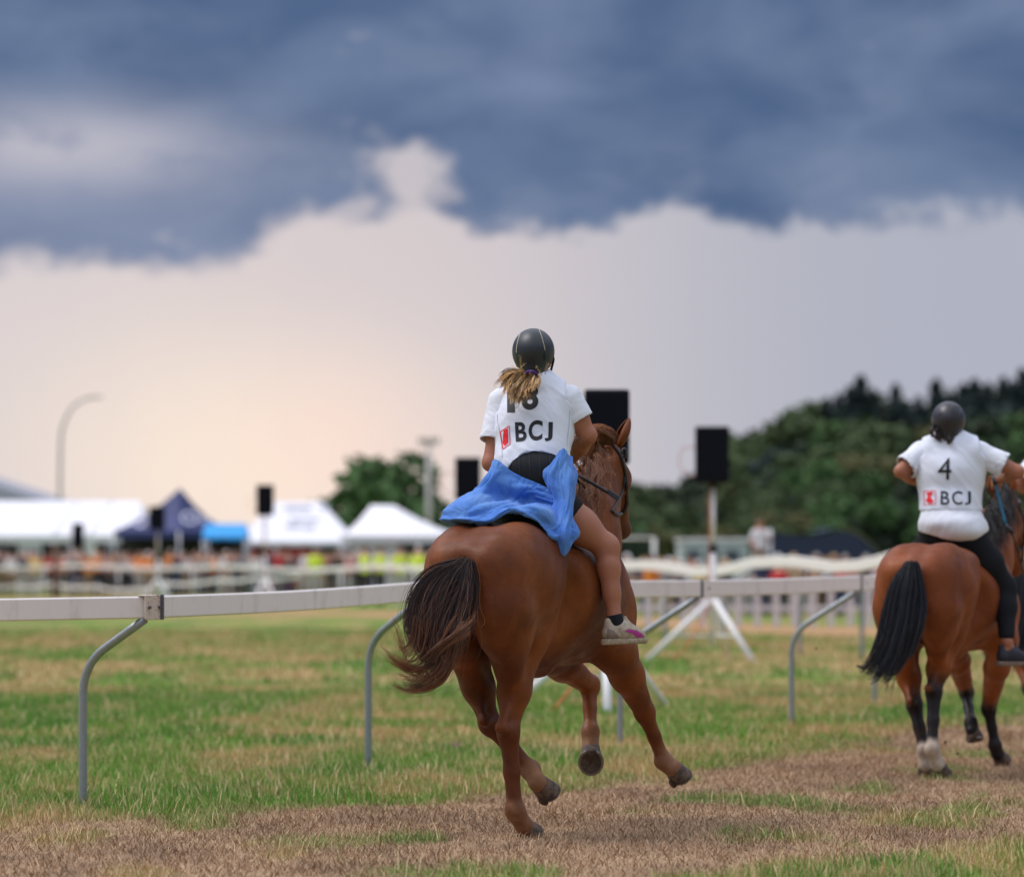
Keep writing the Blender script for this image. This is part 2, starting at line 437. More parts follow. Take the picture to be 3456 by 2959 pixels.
def straw_amount(x, y):
    n = vnoise(x * 1.15 + 11, y * 0.62 + 3, 5, 0.62) + 0.26 * (vnoise(x * 5, y * 2.2, 3) - 0.5)
    bias = np.interp(y, [14, 19, 21, 24, 29, 33, 42, 60, 70, 110], [0, -.02, -.06, -.03, -.02, -.03, .02, .04, .0, -.04])
    return sstep(n + bias, 0.37, 0.69)
def pasture_colour(x, y):
    s = straw_amount(x, y)[..., None]; w = worn_amount(x, y)[..., None]; f = far_track(x, y)[..., None]
    d = sstep(vnoise(x * 1.3 + 70, y * 0.8 + 40, 3), 0.45, 0.68)[..., None]
    c = (GREEN * (1 - d) + DKGREEN * d) * (1 - s) + STRAW * s
    dm = sstep(vnoise(x * 2.6 + 20, y * 1.6, 4), 0.45, 0.7)[..., None]
    c = c * (1 - w) + (WORN * (1 - 0.7 * dm) + DIRT * 0.7 * dm) * w
    return c * (1 - f) + np.array(lin(190, 152, 112)) * f
gx = np.concatenate([[-3000, -1500, -700, -300, -120, -60, -30, -16], np.arange(-10, 12.01, 0.16), [16, 30, 60, 120, 300, 700, 1500, 3000]])
gy = np.concatenate([[-3000, -1000, -300, -80, -20, 0, 8], np.arange(13, 40, 0.16), np.arange(40, 112, 0.8), [120, 140, 170, 220, 320, 500, 900, 1600, 3500]])
GX, GY = np.meshgrid(gx, gy, indexing='ij')
v = np.stack([GX, GY, (vnoise(GX * .5, GY * .5, 3) - 0.5) * 0.03 * (np.abs(GX) < 15) * (GY > 12) * (GY < 60)], -1).reshape(-1, 3)
ii = np.arange(len(gx) * len(gy)).reshape(len(gx), len(gy))
f = np.stack([ii[:-1, :-1], ii[1:, :-1], ii[1:, 1:], ii[:-1, 1:]], -1).reshape(-1, 4)
gc = pasture_colour(v[:, 0], v[:, 1])
ground_m = mat('pasture_soil', (1, 1, 1), rough=0.95, spec=0.1, vcol=True, var=0.45, vscale=9.0, bump=1.0, bscale=40)
ground = obj('ground', mesh_from('ground', v, f, True, gc * 0.74), ground_m)
tag(ground, 'patchy green and straw coloured pasture with a worn brown track', kind='structure')

# grass blades, denser and finer near the camera; one mass nobody could count
def blades(n, y0, y1, hmin, hmax, width, seed, margin=1.6):
    r = np.random.default_rng(seed)
    y = np.sqrt(r.random(n) * (y1 ** 2 - y0 ** 2) + y0 ** 2)
    x = (r.random(n) - 0.5) * 0.267 * y * margin
    keep = far_track(x, y) < r.random(n); x, y = x[keep], y[keep]; n = len(x)
    w = worn_amount(x, y); s = straw_amount(x, y)
    keep = r.random(n) > 0.12 * w; x, y, w, s = x[keep], y[keep], w[keep], s[keep]; n = len(x)
    clump = vnoise(x * 5 + 3, y * 5 + 8, 2)
    h = (hmin + (hmax - hmin) * r.random(n) ** 2.0) * (1 - 0.55 * w * r.random(n) ** .3) * (0.55 + 0.9 * clump)
    tall = (r.random(n) < 0.035) & (w < 0.4); h = np.where(tall, 0.05 + 0.07 * r.random(n), h)
    a = r.random(n) * 2 * np.pi; lean = (0.15 + 0.55 * r.random(n) + 0.9 * w * r.random(n)) * h
    dx, dy = np.cos(a) * lean, np.sin(a) * lean
    b = r.random(n) * 2 * np.pi; wx, wy = np.cos(b) * width * (0.6 + 0.8 * r.random(n)), np.sin(b) * width * 0.5
    z = (vnoise(x * .5, y * .5, 3) - 0.5) * 0.03 - 0.004
    base1 = np.stack([x - wx, y - wy, z], 1); base2 = np.stack([x + wx, y + wy, z], 1)
    m1 = np.stack([x - wx * .7 + dx * .35, y - wy * .7 + dy * .35, z + h * .6], 1)
    m2 = np.stack([x + wx * .7 + dx * .35, y + wy * .7 + dy * .35, z + h * .6], 1)
    tip = np.stack([x + dx, y + dy, z + h], 1)
    v = np.stack([base1, base2, m1, m2, tip], 1).reshape(-1, 3)
    k = np.arange(n)[:, None] * 5
    f = np.concatenate([k + np.array([[0, 1, 3]]), k + np.array([[0, 3, 2]]), k + np.array([[2, 3, 4]])])
    c = pasture_colour(x, y)
    pick = r.random((n, 1)); drym = (r.random(n) < 0.18 + 0.62 * s)[:, None]
    dry = STRAW * (0.45 + 0.65 * pick) + (PALE - STRAW) * (r.random((n, 1)) ** 2) * 1.2
    gr = GREEN * (0.65 + 0.55 * pick) * (1 - 0.35 * (pick > .7)) + 0.25 * DKGREEN
    c = 0.30 * c + 0.70 * np.where(drym, dry, gr) * (1 - w[:, None]) + 0.70 * (WORN * (0.40 + 0.95 * pick ** 1.5)) * w[:, None]
    c = np.where(tall[:, None], PALE * (0.7 + 0.4 * pick), c)
    return v, f, np.repeat(np.clip(c * 1.08, 0, .8), 5, axis=0)
bl = [blades(330000, 14.8, 27, 0.02, 0.075, 0.0028, 1), blades(160000, 27, 40, 0.03, 0.085, 0.0045, 2), blades(80000, 40, 75, 0.03, 0.09, 0.010, 4)]
vo = 0; V = []; F = []; C = []
for v, f, c in bl: V.append(v); F.append(f + vo); C.append(c); vo += len(v)
grass_m = mat('grass_blades', (1, 1, 1), rough=0.75, spec=0.25, vcol=True)
grass = obj('grass', mesh_from('grass', np.concatenate(V), np.concatenate(F), False, np.concatenate(C)), grass_m)
tag(grass, 'short patchy grass, green and straw coloured, trodden brown on the track', 'grass', kind='stuff')
# a few clover heads in the turf
clover_m = mat('clover_petal', lin(176, 96, 150), 0.7)
for i, (px, py) in enumerate([(1532, 2508), (1543, 2511), (1690, 2478)]):
    d = FOCAL_PX * CAM_Z / (py + 30 - HOR_Y); q = P(px, py + 30, d)
    mb = MB()
    for k in range(14):
        a = k * 2.4; r = 0.010 * math.sqrt((k + .5) / 14); c = np.array([q[0] + r * math.cos(a), q[1] + r * math.sin(a), 0.058 - r * .5])
        mb.tube([c, c + np.array([math.cos(a) * .004, math.sin(a) * .004, .009])], [.003, .0015], 5)
    hd = empty('clover_flower', (0, 0, 0), ['pink clover flower head at the left of a pair in the turf', 'pink clover flower head at the right of a pair in the turf',
                'single pink clover flower between the hind legs of the chestnut horse'][i], 'flower', 'clover flowers in the grass')
    mb.build('flower_head', clover_m, hd); MB().tube([(q[0], q[1], -.01), (q[0], q[1], .055)], .0015, 5).build('stem', mat('clover_stem', lin(70, 110, 50)), hd)
# ------------------------------------------------------------------ running rails
rail_m = mat('white_rail_paint', lin(228, 220, 216), 0.55, spec=0.35, bump=0.15, bscale=40, stretch=(1, 1, 6))
_g = NT(rail_m.node_tree); _b = _g.n['Principled BSDF']; _c = _g.new('ShaderNodeTexCoord').outputs['Object']
_mp = _g.new('ShaderNodeMapping'); _g.put(_mp.inputs['Vector'], _c); _mp.inputs['Scale'].default_value = (9, 9, 2.2)
_k = _g.mix(_g.math('MULTIPLY', _g.smooth(_g.noise(_mp.outputs[0], 1.0, 6, .65), .50, .78), .45), lin(230, 222, 218), lin(168, 156, 146))       # grime streaks
_k = _g.mix(_g.math('MULTIPLY', _g.smooth(_g.noise(_c, 24, 5, .7), .64, .72), .7), _k, lin(128, 116, 108)); _g.put(_b.inputs['Base Color'], _k)   # scuffs
galv = mat('galvanised_pipe', lin(150, 155, 160), 0.42, metal=0.55, var=0.22, vscale=45, bump=0.3, bscale=90)
plate_m = mat('rusty_plate', lin(206, 190, 176), 0.6, var=0.10, vscale=38, color2=lin(150, 92, 62))
_g = NT(plate_m.node_tree); _b = _g.n['Principled BSDF']
_n = _g.noise(_g.new('ShaderNodeTexCoord').outputs['Object'], 70, 5, 0.65); _g.put(_b.inputs['Base Color'], _g.mix(_g.smooth(_n, 0.54, 0.66), lin(204, 190, 176), lin(128, 74, 48)))
dark_steel = mat('dark_steel', lin(88, 90, 100), 0.5, metal=0.4)
def sweep_rect(pts, w, h):
    """rectangular bar along pts; top centre line at pts"""
    pts = np.asarray(pts, float); T = np.gradient(pts, axis=0); T[:, 2] = 0; T /= np.linalg.norm(T, axis=1)[:, None]
    S = np.stack([T[:, 1], -T[:, 0], 0 * T[:, 0]], 1); c = 0.008; prof = [(-w / 2, -c), (-w / 2 + c, 0), (w / 2 - c, 0), (w / 2, -c), (w / 2, -h + c), (w / 2 - c, -h), (-w / 2 + c, -h), (-w / 2, -h + c)]
    v = np.concatenate([p + S[i] * a + np.array([0, 0, b]) for i, p in enumerate(pts) for a, b in [prof[0]]] and [np.array([p + S[i] * a + np.array([0, 0, b]) for a, b in prof]) for i, p in enumerate(pts)])
    n = len(pts); m = len(prof); f = [(i * m + j, i * m + (j + 1) % m, (i + 1) * m + (j + 1) % m, (i + 1) * m + j) for i in range(n - 1) for j in range(m)]
    f += [tuple(range(m - 1, -1, -1)), tuple((n - 1) * m + j for j in range(m))]
    return v, f
def bent_post(foot, head, r):
    """pipe rising straight from foot, a tight bend, then a straight arm up to head"""
    f, h = np.array(foot, float), np.array(head, float); hor = np.array([h[0] - f[0], h[1] - f[1], 0]); D_ = np.linalg.norm(hor)
    C_ = np.array([f[0], f[1], h[2] - 0.62 * D_]); a_ = C_ - np.array([0, 0, 0.17]); b_ = C_ + (h - C_) * min(0.45, 0.17 / np.linalg.norm(h - C_)); 
    pts = [f + (a_ - f) * t for t in np.linspace(0, 1, 6)] + [a_ * (1 - t) ** 2 + 2 * C_ * t * (1 - t) + b_ * t * t for t in np.linspace(0.08, 1, 14)] + [b_ + (h - b_) * t for t in (0.3, 0.65, 1.0)]
    return MB().tube(np.array(pts), r, 14)
joints = [(-420, 2026, 19.6), (500, 2011, 20.20), (1420, 1963, 24.0), (2362, 1957, 27.2), (2900, 1941, 30.2), (3330, 1940, 34.6)]
feet = [(-640, 2740, 19.8), (280, 2728, 20.35), (1243, 2595, 24.24), (2093, 2515, 27.4), (2672, 2455, 30.36), (2952, 2372, 35.3)]
Jw = [P(*j) for j in joints]; Fw = [P(*f) for f in feet]
fence = empty('rail_fence', (Fw[1][0], Fw[1][1], 0), 'white running rail on bent grey pipe posts beside the galloping horses', 'fence')
fence.location = (0, 0, 0)
RH = 0.118
for i in range(len(Jw) - 1):
    a, b = Jw[i], Jw[i + 1]; mid = (a + b) / 2 + np.array([0, 0, [0, -0.012, 0.0, -0.006, 0.004][i]])
    pts = spline([a, mid, b], 14); v, f = sweep_rect(pts, 0.050, RH); MB().add(v, f).build('rail', rail_m, fence, False)
for i, (j, ft) in enumerate(zip(Jw, Fw)):
    head = j + np.array([0, 0, -RH - 0.004]); dirv = unit2 = (Jw[min(i + 1, 5)] - Jw[max(i - 1, 0)]) if i else Jw[1] - Jw[0]; dirv = dirv / np.linalg.norm(dirv)
    foot = np.array([ft[0], ft[1], -0.05]); arm = head - np.array([0, 0, 0.0]) - dirv * (0.03)
    po = bent_post(foot, arm, 0.0225).build('post', galv, fence, True)
    side = np.array([dirv[1], -dirv[0], 0]); c = j + np.array([0, 0, -RH / 2])
    R_ = np.stack([dirv, side, [0, 0, 1]], 1)
    if i == 1:
        br_ = MB().box(c + side * 0.0305, (0.135, 0.010, RH + 0.014), R=R_).build('bracket', plate_m, fence, bevel=0.004)
        MB().box(c + dirv * 0.070 + side * 0.006, (0.022, 0.080, RH + 0.014), R=R_).build('bracket_edge', dark_steel, br_, bevel=0.003)
        MB().box(c + np.array([0, 0, RH / 2 + .004]), (0.125, 0.052, 0.006), R=R_).build('bracket_top', plate_m, br_, bevel=0.002)
        for s in (-.042, .046):
            q = c + side * 0.036 + dirv * s; MB().tube([q, q + side * 0.012], .009, 6).build('bolt', dark_steel, br_)
    else:
        MB().box(c + dirv * -0.02, (0.022, 0.062, RH + 0.010), R=R_).build('bracket', dark_steel, fence, bevel=0.003)
        bp = MB().box(c + side * 0.029 + dirv * 0.05, (0.10, 0.008, RH + 0.004), R=R_).build('joint_plate', rail_m, fence, bevel=0.003)
        q = c + side * 0.034 + dirv * 0.08; MB().tube([q, q + side * 0.008], .007, 6).build('bolt', dark_steel, bp)
# ------------------------------------------------------------------ far running rail along the other leg of the course
farw = mat('far_rail_paint', lin(238, 234, 230), 0.6, var=.05, vscale=2)
fj = [(-250, 1909, 152), (150, 1907, 148), (400, 1908, 140), (650, 1908, 132), (900, 1913, 122), (1150, 1912, 108), (1400, 1908, 92), (1650, 1900, 80), (1880, 1895, 70),
      (2085, 1892, 64), (2338, 1912, 60), (2542, 1881, 57), (2805, 1894, 54), (3020, 1858, 51), (3300, 1846, 48), (3650, 1835, 45)]
ff_ = empty('rail_fence', (0, 0, 0), 'blurred white rail of the far leg of the course, in front of the crowd', 'fence')
for i in range(len(fj) - 1):
    a, b = P(*fj[i]), P(*fj[i + 1]); dy = 0.05 if i % 2 else -0.04
    v, f = sweep_rect(spline([a, (a + b) / 2 + np.array([0, 0, dy]), b], 9), 0.06, 0.16 if i > 8 else 0.13); MB().add(v, f).build('rail', farw, ff_)
for i, q in enumerate(fj):
    h_ = P(*q)
    if i >= 8: bent_post((h_[0] - 0.42, h_[1] + 0.2, -0.05), h_ + np.array([0, 0, -.16]), 0.03).build('post', galv, ff_, True)
    else: MB().tube([(h_[0], h_[1], -0.05), (h_[0], h_[1], h_[2] - .12)], 0.03, 8).build('post', farw, ff_, True)
low = [(-250, 1974, 146), (60, 1974, 146), (170, 1967, 145), (330, 1975, 141), (430, 1987, 139), (560, 1966, 134), (740, 1952, 128), (860, 1945, 124), (1010, 1938, 117)]
lf = empty('tape_fence', (0, 0, 0), 'sagging white tape fence low in front of the far crowd', 'fence')
for i in range(len(low) - 1):
    a, b = P(*low[i]), P(*low[i + 1]); v, f = sweep_rect(spline([a, (a + b) / 2 + np.array([0, 0, -.06]), b], 8), 0.03, 0.11); MB().add(v, f).build('tape', farw, lf)
    MB().tube([(a[0], a[1] + .05, -.05), (a[0], a[1] + .05, a[2] + 0.08)], .025, 8).build('post', farw, lf, True)
# ------------------------------------------------------------------ white picket fence in front of the right-hand crowd
pk = empty('picket_fence', (0, 0, 0), 'white picket fence before the crowd behind the bay horse', 'fence')
pm_ = mat('picket_paint', lin(214, 210, 214), 0.6, var=.06, vscale=3)
pick = MB().box((0, 0, 0.46), (0.13, 0.035, 0.94)); pick.v[0][:, 0] *= 1
pme = mesh_from('picket', np.concatenate(pick.v), pick.f); pme.materials.append(pm_)
for i in range(46):
    o = bpy.data.objects.new('picket', pme); COL.objects.link(o); o.parent = pk
    x = 0.9 + i * 0.375; o.location = (x + rng.normal() * .02, 79.0 - 0.12 * x, rng.normal() * .02); o.rotation_euler = (0, rng.normal() * .015, 0)
for z in (0.43, 0.86):
    v, f = sweep_rect([(0.6, 79.06 - .07, z), (9, 79.06 - 1.08, z), (18.2, 79.06 - 2.18, z)], .03, .10); MB().add(v, f).build('picket_rail', pm_, pk)
# ------------------------------------------------------------------ loudspeakers on tripod stands
spk = mat('speaker_cabinet', lin(20, 21, 30), 0.7, spec=0.15, var=.15, vscale=30, bump=.3, bscale=200)
grille = mat('speaker_grille', lin(17, 18, 28), 0.75, spec=0.12, bump=.5, bscale=300)
stand_w = mat('stand_white', lin(232, 229, 230), 0.5); orange = mat('orange_cable', lin(214, 92, 50), .6)
def loudspeaker(px, ytop, d, w, h, lab, slab, yaw=0.0, spread=0.66, detail=True, tilt=0.0, legs=(205, 325, 85), face=0.0, pole_px=None):
    top = P(px, ytop, d); x, y = top[0], top[1]; zb = top[2] - h
    sp = empty('loudspeaker', (x, y, zb), lab, 'loudspeaker', 'loudspeakers around the course', rotz=yaw)
    dp = w * 0.85
    cab = MB(); k = 0.72
    pr = [(-w / 2, -dp / 2), (w / 2, -dp / 2), (w / 2 * k, dp / 2), (-w / 2 * k, dp / 2)]
    v = [(a, b, 0) for a, b in pr] + [(a, b, h) for a, b in pr]
    cab.add(v, [(3, 2, 1, 0), (4, 5, 6, 7), (0, 1, 5, 4), (1, 2, 6, 5), (2, 3, 7, 6), (3, 0, 4, 7)])
    c = cab.build('cabinet', spk, sp, bevel=0.025)
    MB().box((0, -dp / 2 - .004, h * .52), (w * .9, .012, h * .86)).build('grille', grille, sp, bevel=.01)
    MB().tube([(0, .02, -.05), (0, .02, .03)], .045, 10).build('pole_socket', spk, sp, True)
    MB().box((0, dp / 2 * .9, h * .72), (w * .35, .03, .03)).build('handle', spk, sp, bevel=.005)
    st = empty('speaker_stand', (x, y, 0), slab, 'speaker stand', 'speaker stands around the course', rotz=yaw)
    hub = zb * 0.40
    MB().tube([(0, .02, 0.20), (0, .02, hub + .55)], .042, 10).build('pole', stand_w, st, True)
    MB().tube([(0, .02, hub + .55), (0, .02, zb - .06)], .030, 10).build('inner_pole', stand_w, st, True)
    MB().tube([(0, .02, hub + .50), (0, .02, hub + .60)], .055, 10).build('collar', spk, st, True)
    for a in legs:
        a = rad(a); e = np.array([math.cos(a) * spread, .02 + math.sin(a) * spread, .0]); hb = np.array([0, .02, hub * .84]) + e * np.array([.05, .05, 0])
        lg = MB().tube([hb, e], .040, 8).build('leg', stand_w, st, True)
        MB().tube([(0, .02, hub * .34), hb * .42 + e * .58 ], .020, 6).build('brace', stand_w, st, True)
    MB().tube(spline([(-.03, .0, zb + .02), (-w * .9, 0, zb + h * .25), (-w * .85, 0, zb + h * .62), (-w * .4, .05, zb + h * .62)], 14), .006, 6).build('cable', orange, st, True)
    MB().tube(spline([(-.045, .0, zb + .02), (-.05, .0, hub), (-.04, -.02, hub * .8), (-.30, -.25, .25), (-.5, -.45, .02)], 14), .008, 6).build('cable', orange, st, True)
    return sp
loudspeaker(2043, 1316, 33.9, .41, .66, 'large black loudspeaker behind the head of the chestnut horse', 'white tripod stand behind the chestnut horse under the large loudspeaker', yaw=rad(4), spread=.88, legs=(266, 184, 46))
loudspeaker(2406, 1440, 51.5, .47, .76, 'black loudspeaker against the wooded hill, right of the horse head', 'white tripod stand against the wooded hill', yaw=rad(-6), spread=.92, legs=(200, 308, 80))
loudspeaker(1575, 1544, 65, .45, .72, 'black loudspeaker just left of the rider in the blue jacket', 'white stand under the loudspeaker left of the rider, half hidden by the horse', yaw=rad(8))
loudspeaker(895, 1636, 103, .48, .82, 'black loudspeaker in front of the white tent with the red panel', 'white tripod stand in front of the white tent with the red panel', yaw=rad(3), legs=(230, 310, 90))
loudspeaker(533, 1708, 121, .52, .74, 'black loudspeaker in front of the navy pyramid tent', 'pale stand in front of the navy pyramid tent', yaw=rad(-4))
loudspeaker(262, 1765, 152, .48, .92, 'smallest black loudspeaker, in front of the long white marquee', 'pale stand in front of the long white marquee', yaw=rad(12))
# ------------------------------------------------------------------ fairground beyond the course
def pxm(d): return FOCAL_PX / d
def gpx(px, d): return (px - HOR_X) * d / FOCAL_PX
def zpx(py, d): return CAM_Z - (py - HOR_Y) * d / FOCAL_PX
pvc = mat('white_tent_pvc', lin(232, 230, 236), 0.6, var=.04, vscale=.6); pvc2 = mat('white_tent_lining', lin(206, 206, 214), 0.7)
navy = mat('navy_canvas', lin(44, 52, 104), 0.7, var=.12, vscale=.8); skyb = mat('sky_blue_canvas', lin(32, 150, 220), .6, var=.1, vscale=.8)
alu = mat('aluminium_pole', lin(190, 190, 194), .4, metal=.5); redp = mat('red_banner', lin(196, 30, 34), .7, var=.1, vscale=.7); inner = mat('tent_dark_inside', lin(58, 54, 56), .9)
def gable_tent(name, x0, x1, y, depth, ze, zr, label, roof_m, wall_panels=(), bays=4, val=.35, hip=1.2, group='tents of the fairground'):
    t = empty(name, (0, 0, 0), label, 'tent', group); y1 = y + depth; ym = (y + y1) / 2
    v = [(x0, y, ze), (x1, y, ze), (x1, y1, ze), (x0, y1, ze), (x0 + hip, ym, zr), (x1 - hip, ym, zr)]
    n = 10; mb = MB()
    MB().add(v, [(0, 1, 5, 4), (2, 3, 4, 5), (1, 2, 5), (3, 0, 4)]).build('roof', roof_m, t)
    for a, b in (((x0, y), (x1, y)), ((x1, y), (x1, y1)), ((x1, y1), (x0, y1)), ((x0, y1), (x0, y))):
        a, b = np.array(a), np.array(b); L = np.linalg.norm(b - a); k = max(int(L / .5), 4); v = []; f = []
        for i in range(k + 1):
            q = a + (b - a) * i / k; o = 0.015 * (i % 2); v += [(q[0], q[1] - o, ze - .003), (q[0], q[1] - o, ze - val - .05 * (i % 2))]
        MB().add(v, [(2 * i, 2 * i + 2, 2 * i + 3, 2 * i + 1) for i in range(k)]).build('valance', roof_m, t)
    for i in range(bays + 1):
        xx = x0 + .06 + (x1 - x0 - .12) * i / bays
        for yy in (y + .06, y1 - .06): MB().tube([(xx, yy, -.02), (xx, yy, ze - .02)], .05, 8).build('pole', alu, t, True)
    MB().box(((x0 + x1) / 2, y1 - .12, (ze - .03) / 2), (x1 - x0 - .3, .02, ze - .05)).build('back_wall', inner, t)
    for xa, xb, m_, z0, z1, yy in wall_panels: MB().box(((xa + xb) / 2, y + yy, (z0 + z1) / 2), (xb - xa, .03, z1 - z0)).build('wall_panel', m_, t)
    return t
d = 185
mq = gable_tent('marquee', gpx(-420, d), gpx(500, d), d, 8, zpx(1806, d), zpx(1686, d) , 'long white marquee at the left edge behind the crowd', pvc,
    [(gpx(60, d), gpx(140, d), pvc2, 0, zpx(1820, d), .15), (gpx(285, d), gpx(318, d), pvc, 0, zpx(1815, d), .1)], bays=7, hip=.8)
for px in (180, 300): MB().tube([(gpx(px, d), d - .02, zpx(1806, d)), (gpx(px + 50, d), d + 4, zpx(1686, d) + .02)], .05, 6).build('roof_seam', pvc2, mq, True)
d = 280
hall = empty('hall', (0, 0, 0), 'grey pitched roof of a hall at the far left', 'building')
MB().add([(gpx(-900, d), d, zpx(1700, d)), (gpx(185, d), d, zpx(1700, d)), (gpx(185, d), d + 30, zpx(1700, d)), (gpx(-900, d), d + 30, zpx(1700, d)), (gpx(-340, d), d + 1, zpx(1530, d)), (gpx(-340, d), d + 29, zpx(1530, d))],
         [(0, 1, 4), (1, 2, 5, 4), (2, 3, 5), (3, 0, 4, 5)]).build('roof', mat('hall_roof', lin(150, 150, 160), .6, var=.08, vscale=.2), hall)
MB().box(((gpx(-880, d) + gpx(170, d)) / 2, d + 15, zpx(1700, d) / 2 - .02), (gpx(170, d) - gpx(-880, d), 28, zpx(1700, d))).build('wall', mat('hall_wall', lin(170, 166, 160), .8), hall)
# navy pyramid tent, a corner towards the camera
d = 165; c = np.array([gpx(560, d), d + 2.9]); rr = gpx(760, d) - gpx(560, d); ze, za = zpx(1790, d), zpx(1642, d)
pt_ = empty('pyramid_tent', (0, 0, 0), 'navy blue pyramid tent with white emblems', 'tent', 'tents of the fairground')
cn = [(c[0] + rr * math.cos(a), c[1] + rr * math.sin(a)) for a in (rad(-78), rad(12), rad(102), rad(192))]; apex = (c[0] + .35, c[1], za)
for i in range(4):
    a, b = np.array([*cn[i], ze]), np.array([*cn[(i + 1) % 4], ze]); ap = np.array(apex); rows = []
    for t in np.linspace(0, 1, 7):
        s = -0.22 * math.sin(math.pi * t)
        for u in np.linspace(0, 1, 5): q = (a * (1 - u) + b * u) * (1 - t) + ap * t; rows.append(q + np.array([0, 0, s]))
    f = [(r * 5 + k, r * 5 + k + 1, r * 5 + k + 6, r * 5 + k + 5) for r in range(6) for k in range(4)]
    MB().add(np.array(rows), f).build('roof_panel', navy, pt_, True)
    v = [tuple(a), tuple(b), (b[0], b[1], ze - .32), (a[0], a[1], ze - .32)]; MB().add(v, [(0, 1, 2, 3)]).build('valance', navy, pt_)
    MB().tube([(a[0], a[1], -.02), tuple(a - np.array([0, 0, .03]))], .05, 8).build('pole', alu, pt_, True)
emb = mat('pale_emblem', lin(206, 206, 224), .7)
def emblem_on(px, py, dd, w, h, parent):
    """blurred white roundel with a bar, lying on the roof slope"""
    v = []; f = []; n = 20
    for i in range(n):
        a = 2 * math.pi * i / n
        for k in (1.0, .72): v.append(P(px + math.cos(a) * w * k, py + math.sin(a) * h * k, dd + (py - 1720) * -0.012 - math.sin(a) * h * k * .012))
    f = [(2 * i, 2 * i + 1, (2 * i + 3) % (2 * n), (2 * i + 2) % (2 * n)) for i in range(n)]
    MB().add(np.array(v), f).build('emblem', emb, parent)
emblem_on(472, 1752, 164.6, 24, 26, pt_); emblem_on(640, 1746, 162.2, 28, 22, pt_); emblem_on(690, 1752, 162.9, 14, 12, pt_)
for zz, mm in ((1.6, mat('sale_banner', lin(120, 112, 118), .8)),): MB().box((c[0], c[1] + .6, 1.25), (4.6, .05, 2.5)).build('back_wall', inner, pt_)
d = 160
gable_tent('canopy', gpx(682, d), gpx(830, d), d, 2.4, zpx(1812, d), zpx(1766, d), 'small sky blue canopy beside the navy tent', skyb, bays=1, val=.10, hip=.05)
d = 172
w2 = gable_tent('marquee', gpx(796, d), gpx(1196, d), d, 6, zpx(1828, d), zpx(1690, d), 'white tent with grey lettering on its roof and a red panel below', pvc,
    [(gpx(893, d), gpx(1042, d), redp, 0.2, zpx(1832, d), .4), (gpx(838, d), gpx(868, d), redp, .2, zpx(1838, d), .4)], bays=3, val=.15, hip=1.6)
grey_print = mat('grey_print', lin(176, 178, 194), .8)
for x0_, x1_, yy_, hh_ in ((960, 1050, 1712, 10), (1080, 1110, 1710, 10), (965, 1015, 1774, 12), (1025, 1060, 1778, 12), (975, 1075, 1752, 8)):
    q = []
    for (ax_, ay_) in ((x0_, yy_ - hh_ / 2), (x1_, yy_ - hh_ / 2), (x1_, yy_ + hh_ / 2), (x0_, yy_ + hh_ / 2)):
        q.append(P(ax_, ay_, 172 + 3 * (1828 - ay_) / 138 - .06))
    MB().add(np.array(q), [(0, 3, 2, 1)]).build('lettering', grey_print, w2)
# pagoda with concave roof
d = 160; pg = empty('pagoda_tent', (0, 0, 0), 'white pagoda tent with swept roof left of the chestnut horse', 'tent', 'tents of the fairground')
xa, xb, dp = gpx(1150, d), gpx(1560, d), 5.0; xm0, xm1 = gpx(1245, d), gpx(1325, d); ze, za = zpx(1806, d), zpx(1702, d)
v = []; f = []
for i, t in enumerate(np.linspace(0, 1, 8)):
    z = ze + (za - ze) * (t ** 1.5 * .75 + t * .25); l, r, a, b = xa + (xm0 - xa) * t, xb + (xm1 - xb) * t, d + dp * .48 * t, d + dp - dp * .48 * t
    v += [(l, a, z), (r, a, z), (r, b, z), (l, b, z)]
f = [(i * 4 + j, i * 4 + (j + 1) % 4, i * 4 + 4 + (j + 1) % 4, i * 4 + 4 + j) for i in range(7) for j in range(4)] + [(28, 29, 30, 31)]
MB().add(v, f).build('roof', pvc, pg, True)
for (x_, y_) in ((xa + .05, d + .05), (xb - .05, d + .05), (xb - .05, d + dp - .05), (xa + .05, d + dp - .05)): MB().tube([(x_, y_, -.02), (x_, y_, ze - .01)], .05, 8).build('pole', alu, pg, True)
MB().box(((xa + xb) / 2, d + .02, ze - .16), (xb - xa, .03, .30)).build('valance', pvc, pg)
MB().box((gpx(1262, d), d + .3, (ze - .3) / 2), (gpx(1345, d) - gpx(1180, d), .03, ze - .35)).build('side_wall', pvc2, pg)
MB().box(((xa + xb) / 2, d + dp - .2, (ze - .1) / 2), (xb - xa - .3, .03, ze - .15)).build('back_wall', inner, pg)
# navy wavy tent and pale van on the right
d = 112; nv = empty('awning_tent', (0, 0, 0), 'dark navy tent with a wavy curved roof below the wooded hill', 'tent', 'tents of the fairground')
top = spline(np.array([(2596, 1782), (2640, 1786), (2700, 1797), (2760, 1792), (2846, 1778), (2912, 1803), (2963, 1856), (2985, 1900)], float), 30)
v = [P(x, y, d) for x, y in top] + [P(x, y, d) + np.array([0, 3.5, 0]) for x, y in top]; n = len(top)
MB().add(np.array(v), [(i, i + 1, n + i + 1, n + i) for i in range(n - 1)]).build('roof', mat('grey_navy_roof', lin(92, 104, 128), .6), nv, True)
v = [P(x, y + 12, d) + np.array([0, .05, 0]) for x, y in top] + [np.array([gpx(x, d), d + .05, 0]) for x, y in top]
MB().add(np.array(v), [(i, n + i, n + i + 1, i + 1) for i in range(n - 1)]).build('front_wall', mat('dark_navy', lin(36, 46, 74), .7, var=.1, vscale=1), nv)
MB().tube([(gpx(2600, d), d, -.02), (gpx(2600, d), d, zpx(1784, d))], .05, 8).build('pole', alu, nv, True)
d = 118; van = empty('trailer', (0, 0, 0), 'pale flat-roofed trailer left of the navy wavy tent', 'trailer')
